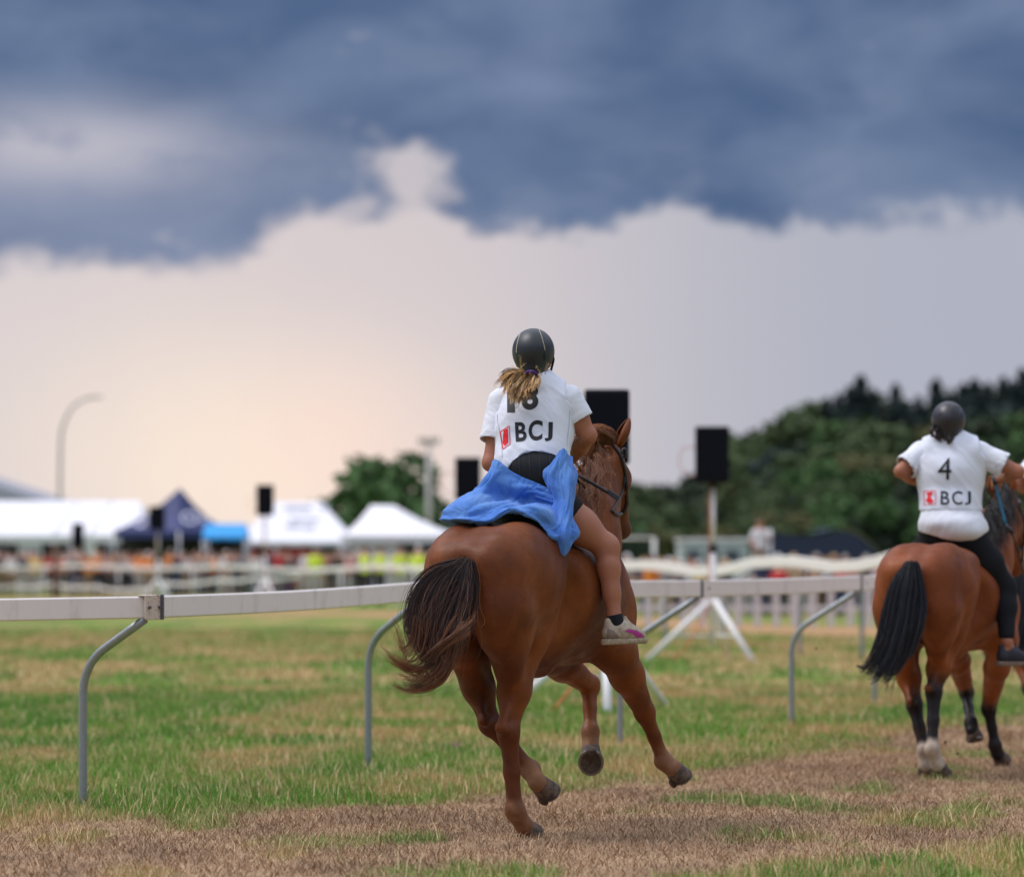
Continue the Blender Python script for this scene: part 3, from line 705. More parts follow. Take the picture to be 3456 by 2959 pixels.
x0_, x1_, zt = gpx(2292, d), gpx(2528, d), zpx(1826, d)
MB().box(((x0_ + x1_) / 2, d + 1.1, (zt + .45) / 2), (x1_ - x0_, 2.2, zt - .45)).build('body', mat('pale_trailer', lin(176, 186, 190), .5), van, bevel=.12)
MB().box(((x0_ + x1_) / 2, d + 1.1, zt + .03), (x1_ - x0_ + .1, 2.3, .09)).build('roof', pvc, van, bevel=.03)
for k in range(3): MB().box((x0_ + (x1_ - x0_) * (.2 + .28 * k), d - .01, zt - .45), (.42, .04, .36)).build('window', mat('van_glass', lin(70, 84, 96), .15), van, bevel=.02)
for k in (.25, .75): MB().tube([(x0_ + (x1_ - x0_) * k, d - .02, .32), (x0_ + (x1_ - x0_) * k, d + .25, .32)], .32, 18).build('wheel', mat('tyre', lin(30, 30, 32), .9), van)
d = 106; gf = empty('goal_frame', (0, 0, 0), 'white goal frame with dark net right of the horse head', 'goal')
for px in (2062, 2207): MB().tube([(gpx(px, d), d, -.02), (gpx(px, d), d, zpx(1815, d))], .055, 8).build('upright', farw, gf, True)
MB().tube([(gpx(2062, d), d, zpx(1815, d)), (gpx(2207, d), d, zpx(1815, d))], .03, 8).build('crossbar', farw, gf, True)
net = MB()
for k in range(12): x_ = gpx(2066 + k * 12.5, d); net.tube([(x_, d + .06, .02), (x_, d + .06, zpx(1818, d))], .012, 4)
for k in range(12): z_ = .1 + k * (zpx(1818, d) - .1) / 12; net.tube([(gpx(2064, d), d + .06, z_), (gpx(2205, d), d + .06, z_)], .012, 4)
net.build('net', mat('dark_net', lin(44, 62, 52), .9), gf)
# ------------------------------------------------------------------ lamp, floodlight mast, wooden stake
d = 230; sl = empty('street_lamp', (gpx(202, d), d, 0), 'tall grey street lamp with curved arm behind the white marquee', 'street lamp')
lg_ = mat('lamp_grey', lin(176, 172, 176), .5)
q = spline(np.array([(0, 0, 0), (0, 0, 5), (0.05, 0, zpx(1500, d)), (.18, 0, zpx(1440, d)), (.70, 0, zpx(1378, d)), (1.35, 0, zpx(1350, d)), (1.9, 0, zpx(1342, d))]), 40)
MB().tube(q, np.linspace(.12, .07, 40), 10).build('pole', lg_, sl, True)
MB().box((2.15, 0, zpx(1340, d)), (.8, .3, .14)).build('lamp_head', lg_, sl, bevel=.05)
mast_m = mat('mast_grey', lin(206, 198, 198), .5); d = 245; fm = empty('floodlight_mast', (gpx(1447, d), d, 0), 'pale floodlight mast with crossbar above the pagoda tent', 'floodlight mast')
MB().tube([(0, 0, 0), (0, 0, zpx(1495, d))], [.20, .13], 10).build('mast', mast_m, fm, True)
MB().box((0, 0, zpx(1498, d)), (1.25, .12, .12)).build('crossbar', mast_m, fm)
for s in (-1, -.35, .35, 1): MB().box((s * .52, -.12, zpx(1492, d) + .12), (.28, .2, .3)).build('floodlight', mat('flood_grey', lin(150, 146, 150), .5), fm, bevel=.03)
d = 140; MB().tube([(gpx(186, d), d, -.02), (gpx(187, d), d, zpx(1838, d))], [.11, .09], 10).build('stake', mat('brown_timber', lin(110, 84, 70), .9, var=.2, vscale=6), None, True)
tag(bpy.data.objects['stake'], 'brown wooden stake in front of the crowd at the left', 'stake')
# ------------------------------------------------------------------ people: spectators and stewards
def crowd_body(pose):
    B = SDF((-.5, -.35, -.02), (.5, .45, 1.85), 0.030)
    B.cone((0, 0, 1.02), (0, 0, 1.38), .14, .15, .06); B.cone((-.12, 0, 1.40), (.12, 0, 1.40), .085, .085, .06); B.cone((0, 0, 1.45), (0, .01, 1.56), .055, .055, .03)
    B.ell((0, .01, 1.64), (.082, .098, .118), .03); B.cone((-.07, 0, .95), (.07, 0, .95), .12, .12, .05)
    B.cone((0, -.10, 1.63), (0, -.112, 1.605), .012, .016, .01); B.ell((-.085, .01, 1.63), (.012, .022, .032), .012); B.ell((.085, .01, 1.63), (.012, .022, .032), .012)
    for s in (-1, 1):
        B.chain([(s * .09, 0, .92), (s * .10, -.01, .50), (s * .11, .02, .09)], [.092, .062, .045], .03); B.cone((s * .11, .03, .05), (s * .12, -.13, .035), .045, .038, .02)
        e, w = [((s * .24, .03, 1.14), (s * .25, -.06, .90)), ((s * .25, .0, 1.15), (s * .06, -.20, 1.12)), ((s * .24, -.02, 1.16), (s * .16, -.22, 1.34 if s > 0 else 1.0))][pose]
        B.chain([(s * .18, 0, 1.38), e, w], [.06, .048, .036], .03); wv = np.array(w)
        B.cone(wv, wv + np.array([0, -.02, -.07]), .034, .03, .02)
        for k in range(4): B.cone(wv + np.array([-.02 + k * .014, -.03, -.07]), wv + np.array([-.02 + k * .014, -.05, -.12]), .012, .010, .006)
    V, Q = B.mesh(3); me = mesh_from('person', V, Q, True)
    zc = V[Q].mean(1); r = np.hypot(zc[:, 0], zc[:, 1])
    mi = np.where(zc[:, 2] < .06, 3, np.where(zc[:, 2] < .97, 1, 0)); mi = np.where(zc[:, 2] > 1.46, 2, mi)
    mi = np.where((zc[:, 2] > 1.67) | ((zc[:, 2] > 1.56) & (zc[:, 1] > .03)), 4, mi)
    arm = (np.abs(zc[:, 0]) > .20) & (zc[:, 2] < 1.22) | ((zc[:, 1] < -.155) & (zc[:, 2] > .85)); mi = np.where(arm & (zc[:, 2] > .72), 2, mi)
    me.polygons.foreach_set('material_index', mi.astype(np.int32))
    for k in range(5): me.materials.append(None)
    return me
CB = [crowd_body(i) for i in range(3)]
tops = {'white': (235, 234, 240), 'orange': (236, 140, 52), 'red': (204, 36, 48), 'teal': (40, 120, 132), 'navy': (44, 52, 84), 'black': (34, 34, 38), 'grey': (140, 138, 144), 'pink': (220, 160, 168),
        'beige': (198, 172, 146), 'light blue': (150, 178, 212), 'brown': (120, 84, 66), 'yellow': (226, 196, 96)}
topm = {k: mat('shirt_' + k.replace(' ', '_'), lin(*v_), .85) for k, v_ in tops.items()}
topm['hivis'] = mat('hivis_yellow', lin(226, 248, 60), .6)
botm = [mat('trousers_' + n_, lin(*v_), .85) for n_, v_ in (('jeans', (62, 76, 108)), ('dark', (40, 40, 46)), ('khaki', (150, 128, 104)), ('light', (190, 186, 186)))]
skm = [mat('face_' + n_, lin(*v_), .6) for n_, v_ in (('fair', (206, 156, 132)), ('tan', (178, 124, 98)))]
hrm = [mat('hair_' + n_, lin(*v_), .6) for n_, v_ in (('brown', (72, 50, 38)), ('dark', (36, 30, 30)), ('blond', (186, 150, 104)), ('grey', (160, 156, 152)), ('cap_white', (222, 220, 222)))]
shm = mat('dark_shoe', lin(50, 46, 46), .8)
def person(px, d, top, label, group, z=0.0, hair=None, scale=None):
    o = bpy.data.objects.new('person', CB[rng.integers(3)]); COL.objects.link(o)
    o.location = (gpx(px, d), d, z); o.rotation_euler = (0, 0, rng.normal() * .7); s = scale or (0.94 + .12 * rng.random()); o.scale = (s, s, s)
    for k, m_ in enumerate((topm[top], botm[rng.integers(4)], skm[rng.integers(2)], shm, hrm[hair if hair is not None else rng.integers(5)])):
        o.material_slots[k].link = 'OBJECT'; o.material_slots[k].material = m_
    return tag(o, label, 'person', group)
keys = list(tops)
zones = [(-120, 340, 'before the long white marquee', [.14, .2, .16, .06, .08, .1, .06, .06, .06, .02, .04, .02]), (340, 780, 'before the navy pyramid tent', [.22, .22, .05, .02, .12, .12, .06, .06, .06, .03, .03, .01]),
         (780, 1200, 'before the tent with the red panel', [.2, .06, .12, .02, .16, .14, .08, .06, .06, .02, .06, .02]), (1200, 1560, 'before the pagoda tent', [.2, .06, .12, .02, .16, .14, .08, .06, .06, .02, .06, .02])]
for a, b, zn, pr in zones:
    pr = np.array(pr) / np.sum(pr); x = a
    while x < b:
        for row in range(3):
            if rng.random() < .85:
                top = keys[rng.choice(len(keys), p=pr)]
                person(x + rng.normal() * 8, 150 + row * 4 + rng.random() * 3, top, 'blurred spectator in ' + ('an ' if top[0] == 'o' else 'a ') + top + ' top ' + zn, 'spectators in ' + top + ' ' + zn)
        x += 26 + rng.random() * 10
x = 2075
while x < 3520:
    for row in range(2):
        if rng.random() < .92:
            top = keys[rng.choice(len(keys), p=np.array([.16, .03, .10, .01, .22, .16, .10, .08, .06, .03, .04, .01]))]
            zn = 'behind the picket fence left of the bay horse' if x < 2920 else 'behind the picket fence beyond the bay horse'
            person(x + rng.normal() * 10, 93 + row * 4 + rng.random() * 3, top, 'blurred spectator in ' + ('an ' if top[0] == 'o' else 'a ') + top + ' top ' + zn, 'spectators in ' + top + ' ' + zn, z=-.28)
    x += 44 + rng.random() * 18
for px, dd, lb in ((1064, 116, 'steward in yellow safety vest standing alone before the red panel'), (1232, 116, 'left steward of two in yellow vests before the pagoda tent'), (1283, 118, 'right steward of two in yellow vests before the pagoda tent'),
                   (1352, 113, 'steward in yellow vest stooping just left of the horse tail'), (1412, 111, 'steward in yellow vest and white cap nearest the chestnut horse')):
    person(px, dd, 'hivis', lb, 'stewards in yellow vests', hair=4 if px == 1412 else 1, scale=1.04, z=0)
pd_ = MB().box((gpx(2565, 99), 99, .35), (.8, .6, .70)).build('podium', inner, None); tag(pd_, 'low dark stand under the man above the crowd', 'podium')
person(2565, 99, 'white', 'man in white shirt standing above the crowd beside the navy wavy tent', None, z=.70, hair=0, scale=1.0)
# ------------------------------------------------------------------ wooded hill
hx = np.linspace(0, 260, 80); hy = np.concatenate([np.linspace(255, 470, 30), [600, 900]])
def ridge(pxv): return np.interp(pxv, [2000, 2300, 2450, 2600, 2900, 3200, 3456, 4200], [0, 0.3, 1.2, 5.0, 9.0, 10.0, 11.0, 13.0])
def hill_z(x, y): pxv = HOR_X + x * FOCAL_PX / np.maximum(y, 1); return ridge(pxv) * sstep(y, 280, 430) - 0.05
HX, HY = np.meshgrid(hx, hy, indexing='ij'); v = np.stack([HX, HY, hill_z(HX, HY)], -1).reshape(-1, 3); q = np.arange(v.shape[0]).reshape(len(hx), len(hy))
hill = obj('hill', mesh_from('hill', v, np.stack([q[:-1, :-1], q[1:, :-1], q[1:, 1:], q[:-1, 1:]], -1).reshape(-1, 4), True), mat('forest_floor', lin(52, 62, 40), .95, var=.3, vscale=.3))
tag(hill, 'wooded hill rising to the right', kind='structure')
def leaf_cloud(n, fn, size, seed):
    r = np.random.default_rng(seed); c, nn = fn(n, r)
    a = r.normal(size=(n, 3)); a /= np.linalg.norm(a, axis=1)[:, None]; b = np.cross(a, nn + .4 * r.normal(size=(n, 3))); b /= np.linalg.norm(b, axis=1)[:, None] + 1e-9
    s = size * (.6 + .8 * r.random((n, 1))); v = np.stack([c + a * s, c + b * s * .7, c - a * s, c - b * s * .7], 1).reshape(-1, 3)
    return mesh_from('crown', v, np.arange(4 * n).reshape(-1, 4))
def broad(n, r):
    k = 20; cc = np.clip(r.normal(size=(k, 3)), -1.6, 1.6) * np.array([.24, .24, .19]); cc[:, 2] += .58; rad_ = .15 + .12 * r.random(k); i = r.integers(k, size=n)
    d_ = r.normal(size=(n, 3)); d_ /= np.linalg.norm(d_, axis=1)[:, None]; rr_ = rad_[i] * (.75 + .3 * r.random(n)); return cc[i] + d_ * rr_[:, None], d_
def conifer(n, r):
    t = r.random(n) ** .75; z = .14 + .86 * (1 - t) if False else .12 + .88 * r.random(n) ** 1.3; tier = .72 + .28 * np.cos(z * 60); w = (1.02 - z) ** .85 * .24 * tier
    a = r.random(n) * 6.283; q_ = np.sqrt(r.random(n)) * .5 + .5; return np.stack([np.cos(a) * w * q_, np.sin(a) * w * q_, z - .05 * q_ * w * 4], 1), np.stack([np.cos(a), np.sin(a), .5 + 0 * a], 1)
BR = [leaf_cloud(3200, broad, .058, 60 + i) for i in range(4)]; CO = [leaf_cloud(1200, conifer, .035, 80 + i) for i in range(3)]
tr_ = MB().tube(spline(np.array([(0, 0, -.03), (.005, 0, .2), (-.01, .008, .45), (.01, 0, .7)]), 8), np.linspace(.032, .008, 8), 7)
for a_, z_ in ((.4, .34), (2.3, .40), (4.2, .46), (5.4, .52)): tr_.tube([(0, 0, z_), (math.cos(a_) * .16, math.sin(a_) * .16, z_ + .18)], [.014, .005], 5)
TRK = mesh_from('trunk', np.concatenate(tr_.v), tr_.f, True)
ct = MB().tube([(0, 0, -.03), (0, 0, .5), (0, 0, .97)], [.022, .014, .003], 7); TRC = mesh_from('trunk', np.concatenate(ct.v), ct.f, True)
bark = mat('bark', lin(84, 70, 58), .95); TRK.materials.append(bark); TRC.materials.append(bark)
for m_ in BR + CO: m_.materials.append(None)
leafm = [mat('leaf_' + n_, lin(*v_), .8, spec=.2, var=.35, vscale=9) for n_, v_ in (('mid', (76, 90, 58)), ('olive', (96, 96, 62)), ('fresh', (74, 102, 60)), ('dark', (58, 70, 54)), ('bluish', (50, 62, 60)))]
def tree(px, d, top_y, hgt, kind, leaf, label, group, width=1.0):
    x = gpx(px, d); zt = zpx(top_y, d); z0 = float(hill_z(np.array(x), np.array(float(d)))) if px > 1900 else 0.0; H_ = zt - z0
    t = empty('pine_tree' if kind == 'c' else 'broadleaf_tree', (x, d, z0), label, 'tree', group, rotz=rng.random() * 6.28); s = H_
    tk = bpy.data.objects.new('trunk', TRC if kind == 'c' else TRK); COL.objects.link(tk); tk.parent = t; tk.scale = (s, s, s)
    cm = (CO if kind == 'c' else BR)[rng.integers(3)]; cr_ = bpy.data.objects.new('crown', cm); COL.objects.link(cr_); cr_.parent = t; cr_.scale = (s * width, s * width, s)
    cr_.material_slots[0].link = 'OBJECT'; cr_.material_slots[0].material = leafm[leaf]
    return t
ORD = 'first second third fourth fifth sixth seventh eighth ninth tenth eleventh twelfth thirteenth fourteenth fifteenth sixteenth seventeenth eighteenth nineteenth twentieth'.split()
ORD += ['twenty-' + o_ for o_ in ORD[:9]] + ['thirtieth']
LM = ['mid green', 'olive', 'fresh green', 'dark green', 'bluish green']
sil = [(2040, 1655), (2090, 1650), (2150, 1642), (2250, 1668), (2330, 1650), (2450, 1600), (2550, 1492), (2650, 1455), (2760, 1402), (2850, 1345), (2960, 1335), (3060, 1375), (3110, 1390), (3150, 1330), (3300, 1310), (3456, 1290), (3900, 1250)]
sx_, sy_ = np.array(sil).T
for ix, x in enumerate(np.arange(2050, 3890, 62.0)):                    # skyline row
    xx = x + rng.normal() * 10; kd = 'c' if (xx > 2800 and rng.random() < .25) else 'b'; lf_ = 4 if kd == 'c' else (3 if rng.random() < .5 else 0)
    tree(xx, 415 + rng.random() * 25, np.interp(xx, sx_, sy_) + rng.random() * 30 + (25 if xx > 2790 else 0), None, kd, lf_, ('dark conifer' if kd == 'c' else LM[lf_] + ' broadleaf tree') + ' of the skyline row on the wooded hill, ' + ORD[ix] + ' from the left', 'skyline trees of the wooded hill', 1.15)
for ix, (px, ty, w) in enumerate(sorted(((2905, 1272, .9), (3022, 1302, .8), (2790, 1350, .85), (3060, 1365, .7), (3160, 1285, .95), (3215, 1325, .7), (3290, 1283, .85), (3385, 1278, .9), (3452, 1252, 1), (2868, 1310, .8), (2945, 1318, .8), (3100, 1340, .8), (2830, 1335, .8), (3250, 1300, .8), (3335, 1295, .8), (3420, 1290, .8)))):
    tree(px, 405 + rng.random() * 20, ty, None, 'c', 4, 'tall dark conifer standing out above the wooded skyline, ' + ORD[ix] + ' from the left', 'tall conifers above the skyline', w * 1.5)
for row, (dd, drop, step) in enumerate(((385, 95, 80), (355, 190, 85), (325, 280, 90), (298, 355, 95))):
    for ix, x in enumerate(np.arange(2060 + row * 20, 3760, step)):
        xx = x + rng.normal() * 16; ty = np.interp(xx, sx_, sy_) + drop * (0.55 + .45 * np.clip((xx - 2100) / 900, 0, 1)) + rng.random() * 40; ty = min(ty, 1800)
        lf_ = rng.choice(5, p=[.28, .24, .22, .2, .06])
        tree(xx, dd + rng.random() * 12, ty, None, 'b', lf_, LM[lf_] + ' broadleaf tree ' + ['near the top', 'in the upper half', 'in the lower half', 'at the foot'][row] + ' of the wooded hill, ' + ORD[ix] + ' from the left', 'trees ' + ['near the top', 'in the upper half', 'in the lower half', 'at the foot'][row] + ' of the wooded hill', 1.25)
for x in np.arange(3960, 6400, 110.0):                                  # the wood goes on past the picture edge
    tree(x + rng.normal() * 20, 360 + rng.random() * 60, 1330 + rng.random() * 90, None, 'b', rng.integers(4), 'broadleaf tree of the wood beyond the right edge', 'trees past the right edge', 1.3)
tree(1292, 262, 1582, None, 'b', 2, 'round green tree rising behind the white tents', None, 1.12)
# ------------------------------------------------------------------ horses
class HorseFrame:
    """local s (forwards), t (to its right), z; mesh x = t, y = s"""
    def __init__(s, ox, oy, a, k=1.0): s.o = np.array([ox, oy]); s.a = a; s.k = k
    def world(s, p):
        p = np.asarray(p, float) * s.k; c, n = math.cos(s.a), math.sin(s.a)
        return np.array([s.o[0] + p[1] * n + p[0] * c, s.o[1] + p[1] * c - p[0] * n, p[2]])
    def local(s, w):
        c, n = math.cos(s.a), math.sin(s.a); x, y = w[0] - s.o[0], w[1] - s.o[1]
        return np.array([x * c - y * n, x * n + y * c, w[2]]) / s.k
    def px(s, x, y, d): return s.local(P(x, y, d))
    def place(s, o): o.location = (s.o[0], s.o[1], 0); o.rotation_euler = (0, 0, -s.a); o.scale = (s.k,) * 3

def unit(v): v = np.asarray(v, float); return v / (np.linalg.norm(v) + 1e-12)

def mesh_normals(V, Q):
    n = np.cross(V[Q[:, 2]] - V[Q[:, 0]], V[Q[:, 3]] - V[Q[:, 1]]); out = np.zeros_like(V)
    for k in range(4):
        for i in range(3): out[:, i] += np.bincount(Q[:, k], n[:, i], len(V))
    return out / (np.linalg.norm(out, axis=1)[:, None] + 1e-12)

def hoof_mesh(F, C, toe, w=0.062):
    """hoof: coronet at C, pointing towards toe (ground side), returns verts, faces in the same frame + sole basis"""
    ax = unit(toe - C); L = np.linalg.norm(toe - C)
    side = np.cross(ax, unit(C - F)); side = unit(side) if np.linalg.norm(side) > 0.05 else unit(np.cross(ax, [0, 1, 0.2]))
    return ax, side, L

def build_horse(fr, J, label, coat, leg_colour, h=0.010, group=None, muscle=1.0):
    """J: joint positions in local (t, s, z): stifle/hock/fetlock/coronet/toe for hind 'hr','hl'; knee.. for fore 'fr','fl'; poll, muzzle"""
    B = SDF((-0.62, -0.30, -0.02), (0.75, 2.60, 2.15), h)
    # trunk
    B.ell((0, 0.84, 1.125), (0.298, 0.60, 0.300), 0.05)
    B.ell((0, 1.16, 1.10), (0.265, 0.34, 0.305), 0.10)
    B.cone((0, 0.98, 1.36), (0, 1.24, 1.41), 0.085, 0.075, 0.10)
    B.cone((0, 0.40, 1.34), (0, 0.95, 1.29), 0.15, 0.13, 0.10)
    for s in (-1, 1):
        B.ell((s * 0.122, 0.34, 1.285), (0.160, 0.35, 0.212), 0.07)
        B.ell((s * 0.142, 0.17, 1.12), (0.138, 0.20, 0.30), 0.06)
        B.cone((s * 0.085, 0.045, 1.30), (s * 0.125, 0.10, 0.96), 0.085, 0.075, 0.05)      # hamstring band
        B.cone((s * 0.20, 0.55, 1.36), (s * 0.22, 0.55, 1.20), 0.07, 0.065, 0.09)          # point of hip
        B.ell((s * 0.17, 0.90, 1.15), (0.135, 0.50, 0.22), 0.06)                           # ribs
        B.ell((s * 0.165, 1.20, 1.15), (0.095, 0.17, 0.27), 0.06, rot_to((0, 0, 1), (0, -0.35, 1)))  # shoulder blade
    B.cone((0, 0.46, 0.90), (0, 0.78, 0.83), 0.06, 0.09, 0.12)                             # belly line
    # hind legs
    for sd, s in (('hr', 1), ('hl', -1)):
        S, H, Fk, Co = (J[sd][i] for i in ('stifle', 'hock', 'fetlock', 'coronet'))
        hip = np.array([s * 0.150, 0.34, 1.20])
        B.cone(hip, S, 0.165, 0.105, 0.08)
        back = np.array([s * 0.14, 0.13, 1.08]); mid = S * 0.5 + H * 0.5
        B.cone(back, S * 0.42 + H * 0.58 + np.array([0, -0.03, 0]), 0.130, 0.050, 0.06)
        B.cone(S, S * 0.45 + H * 0.55, 0.100, 0.074, 0.06)
        B.cone(S * 0.45 + H * 0.55, H, 0.074, 0.043, 0.04)
        pt = J[sd].get('point', H + np.array([0, -0.055, 0.035]))
        B.cone(S * 0.35 + H * 0.65 + np.array([0, -0.05, 0.0]), pt, 0.028, 0.021, 0.035)
        B.ell(H, (0.045, 0.052, 0.060), 0.03); B.cone(pt, H, 0.026, 0.034, 0.02)
        mc = H * 0.5 + Fk * 0.5
        B.chain([H, mc, Fk], [0.048, 0.037, 0.038], 0.03)
        bk = unit(pt - H) * 0.022
        B.cone(H + bk * 0.9, Fk + bk * 0.9, 0.023, 0.021, 0.014)
        B.ell(Fk, (0.048, 0.049, 0.050), 0.025); B.ell(Fk + bk * 1.3, (0.030, 0.030, 0.034), 0.02)
        B.cone(Fk, Co, 0.039, 0.048, 0.025)
    # fore legs
    for sd, s in (('fr', 1), ('fl', -1)):
        E, Kn, Fk, Co = (J[sd][i] for i in ('elbow', 'knee', 'fetlock', 'coronet'))
        sh = np.array([s * 0.135, 1.36, 1.06])
        B.cone((s * 0.16, 1.18, 1.28), sh, 0.09, 0.10, 0.08)
        B.cone(sh, E, 0.11, 0.100, 0.08)
        up = E * 0.62 + Kn * 0.38
        B.chain([E, up, Kn], [0.104, 0.082, 0.049], 0.05)
        B.cone(E * 0.9 + Kn * 0.1 + np.array([0, -0.03, 0]), E * 0.35 + Kn * 0.65 + np.array([0, -0.015, 0]), 0.062, 0.034, 0.03)
        B.ell(Kn, (0.050, 0.050, 0.060), 0.025)
        bd = J[sd].get('back', np.array([0, -1, 0])) * 0.020
        B.cone(Kn + bd, Kn * .7 + Fk * .3 + bd, 0.030, 0.018, 0.02)
        B.chain([Kn, Kn * 0.5 + Fk * 0.5, Fk], [0.043, 0.033, 0.035], 0.02)
        B.cone(Kn * 0.8 + Fk * 0.2 + bd, Fk + bd * 0.9, 0.017, 0.017, 0.012)
        B.ell(Fk, (0.045, 0.046, 0.048), 0.022); B.ell(Fk + bd * 1.4, (0.028, 0.028, 0.032), 0.02)
        B.cone(Fk, Co, 0.037, 0.047, 0.022); B.ell(Co + bd * 1.3, (0.03, 0.03, 0.026), 0.02)
    # neck
    po, mu = J['poll'], J['muzzle']
    n1 = np.array([0, 1.12, 1.37]); n2 = n1 * 0.5 + po * 0.5 + np.array([0, -0.01, 0.05])
    th = po + np.array([0, 0.02, -0.20]); c1 = np.array([0, 1.38, 1.12]); c2 = c1 * 0.45 + th * 0.55 + np.array([0, 0.0, -0.02])
    for u, r0, r1, r2 in ((0.0, 0.085, 0.072, 0.070), (0.35, 0.135, 0.105, 0.075), (0.7, 0.16, 0.115, 0.075), (1.0, 0.15, 0.105, 0.07)):
        B.chain([n1 * (1 - u) + c1 * u, n2 * (1 - u) + c2 * u, po * (1 - u) + th * u], [r0, r1, r2], 0.07)
    # groove between the two croup halves and behind the thighs
    B.cone((0, 0.16, 1.50), (0, 0.50, 1.535), 0.018, 0.016, 0.05, sub=True); B.cone((0, 0.03, 1.34), (0, 0.20, 1.41), 0.055, 0.06, 0.06)
    B.cone((0, -0.09, 1.10), (0, -0.03, 0.86), 0.045, 0.06, 0.05, sub=True)
    for s in (-1, 1):
        B.ell((s * 0.385, 0.630, 1.06), (0.190, 0.120, 0.29), 0.055, sub=True)
        B.cone((s * 0.185, 0.46, 1.34), J['hr' if s > 0 else 'hl']['stifle'] + np.array([s * 0.035, 0.0, 0.03]), 0.070, 0.080, 0.05)
    # head
    hd = unit(mu - po); fwd = unit(np.cross(np.cross(hd, J['face']), hd)); sd_ = unit(np.cross(hd, fwd)); HL = np.linalg.norm(mu - po)
    at = lambda l, f, w=0.0: po + hd * l * HL + fwd * f + sd_ * w
    B.cone(at(0.02, 0.02), at(0.30, 0.045), 0.080, 0.085, 0.05)
    B.cone(at(0.30, 0.05), at(0.78, 0.052), 0.075, 0.050, 0.04)
    for s in (-1, 1):
        B.ell(at(0.30, -0.055, s * 0.052), (0.040, 0.105, 0.115), 0.035, np.stack([sd_, fwd, hd], 1))     # jaw
        B.ell(at(0.30, 0.070, s * 0.078), (0.028, 0.032, 0.036), 0.025, np.stack([sd_, fwd, hd], 1))      # eye socket
        B.cone(at(0.40, 0.03, s * 0.07), at(0.62, 0.035, s * 0.052), 0.018, 0.012, 0.03)                  # cheek bone
        B.ell(at(0.95, 0.055, s * 0.035), (0.030, 0.040, 0.040), 0.03, np.stack([sd_, fwd, hd], 1))       # nostril
        B.ell(at(0.955, 0.062, s * 0.058), (0.012, 0.014, 0.018), 0.012, np.stack([sd_, fwd, hd], 1), sub=True)
    B.cone(at(0.42, -0.05), at(0.85, -0.01), 0.055, 0.040, 0.05)
    B.ell(at(0.93, 0.03), (0.055, 0.060, 0.062), 0.05, np.stack([sd_, fwd, hd], 1))
    B.ell(at(0.95, -0.025), (0.036, 0.034, 0.040), 0.03, np.stack([sd_, fwd, hd], 1))
    V, Q = B.mesh(4)
    N_ = mesh_normals(V, Q); q_ = vnoise(V[:, 1] * 4.2 + V[:, 0] * 3.0 + 5, V[:, 2] * 3.0 + V[:, 0] * 2.0 + 9, 3) - 0.5                  # muscle relief
    q2 = vnoise(V[:, 1] * 11 + V[:, 2] * 3 + 31, V[:, 2] * 4.5 - V[:, 1] * 5 + V[:, 0] * 4, 2) - 0.5
    V = V + N_ * ((0.014 * (0.16 - np.abs(q_)) - 0.006 * np.abs(q2)) * (0.4 + 0.6 * sstep(V[:, 2], 0.5, 0.8)) * muscle)[:, None]
    col = coat(V, J)
    body = obj('horse', mesh_from('horse', V, Q, True, leg_colour(V, col, J)), MATS['horse_coat'])
    fr.place(body); tag(body, label, 'horse', group)
    # ears: cupped leaves
    for s in (-1, 1):
        k_e = 1.0; base = at(-0.06, -0.005, s * 0.060); up = unit(-hd * 0.9 + fwd * (J.get('ear_f', 0.0) if s > 0 else J.get('ear_l', 0.1)) + sd_ * s * 0.12); out = unit(sd_ * s + fwd * 0.5)
        if s == J.get('ear_side') : base = J['ear_base']; up = unit(J['ear_tip'] - base); k_e = np.linalg.norm(J['ear_tip'] - base) / 0.155; out = unit(J['ear_open'] - up * np.dot(up, J['ear_open']))
        nrm = unit(np.cross(up, out))
        v = []; n, m = 12, 13
        for i in range(n + 1):
            t = i / n; wd = 0.036 * k_e * math.sin(math.pi * min(1, 0.22 + 0.78 * t) ** 1.15) ** 0.8 + 0.002
            for j in range(m):
                a = rad(-150 + 300 * j / (m - 1)) if True else 0
                cx = math.sin(a) * wd; cz = math.cos(a) * wd * (0.62 + 0.2 * t)
                wd_ = wd; v.append(base + up * (t * 0.155 * k_e) + out * (-cz + 0.30 * wd) * -1 + nrm * cx + sd_ * s * 0.012 * math.sin(t * 3.0))
        f = [(i * m + j, i * m + j + 1, (i + 1) * m + j + 1, (i + 1) * m + j) for i in range(n) for j in range(m - 1)]
        v = np.array(v); e = obj('ear', mesh_from('ear', v, f, True, coat(v, J)), MATS['horse_coat'], body)
        sm = e.modifiers.new('thick', 'SOLIDIFY'); sm.thickness = 0.006; sm.offset = 0
        # eye
        ec = at(0.295, 0.075, s * 0.086); mb = MB()
        u_, v_ = np.meshgrid(np.linspace(0, np.pi, 7), np.linspace(0, 2 * np.pi, 11)[:-1], indexing='ij')
        pts = ec + 0.020 * np.stack([np.sin(u_) * np.cos(v_), np.sin(u_) * np.sin(v_), np.cos(u_)], -1).reshape(-1, 3)
        ff = [(i * 10 + j, i * 10 + (j + 1) % 10, (i + 1) * 10 + (j + 1) % 10, (i + 1) * 10 + j) for i in range(6) for j in range(10)]
        obj('eye', mesh_from('eye', pts, ff, True), mat('horse_eye', (0.01, 0.007, 0.005), 0.08), body)
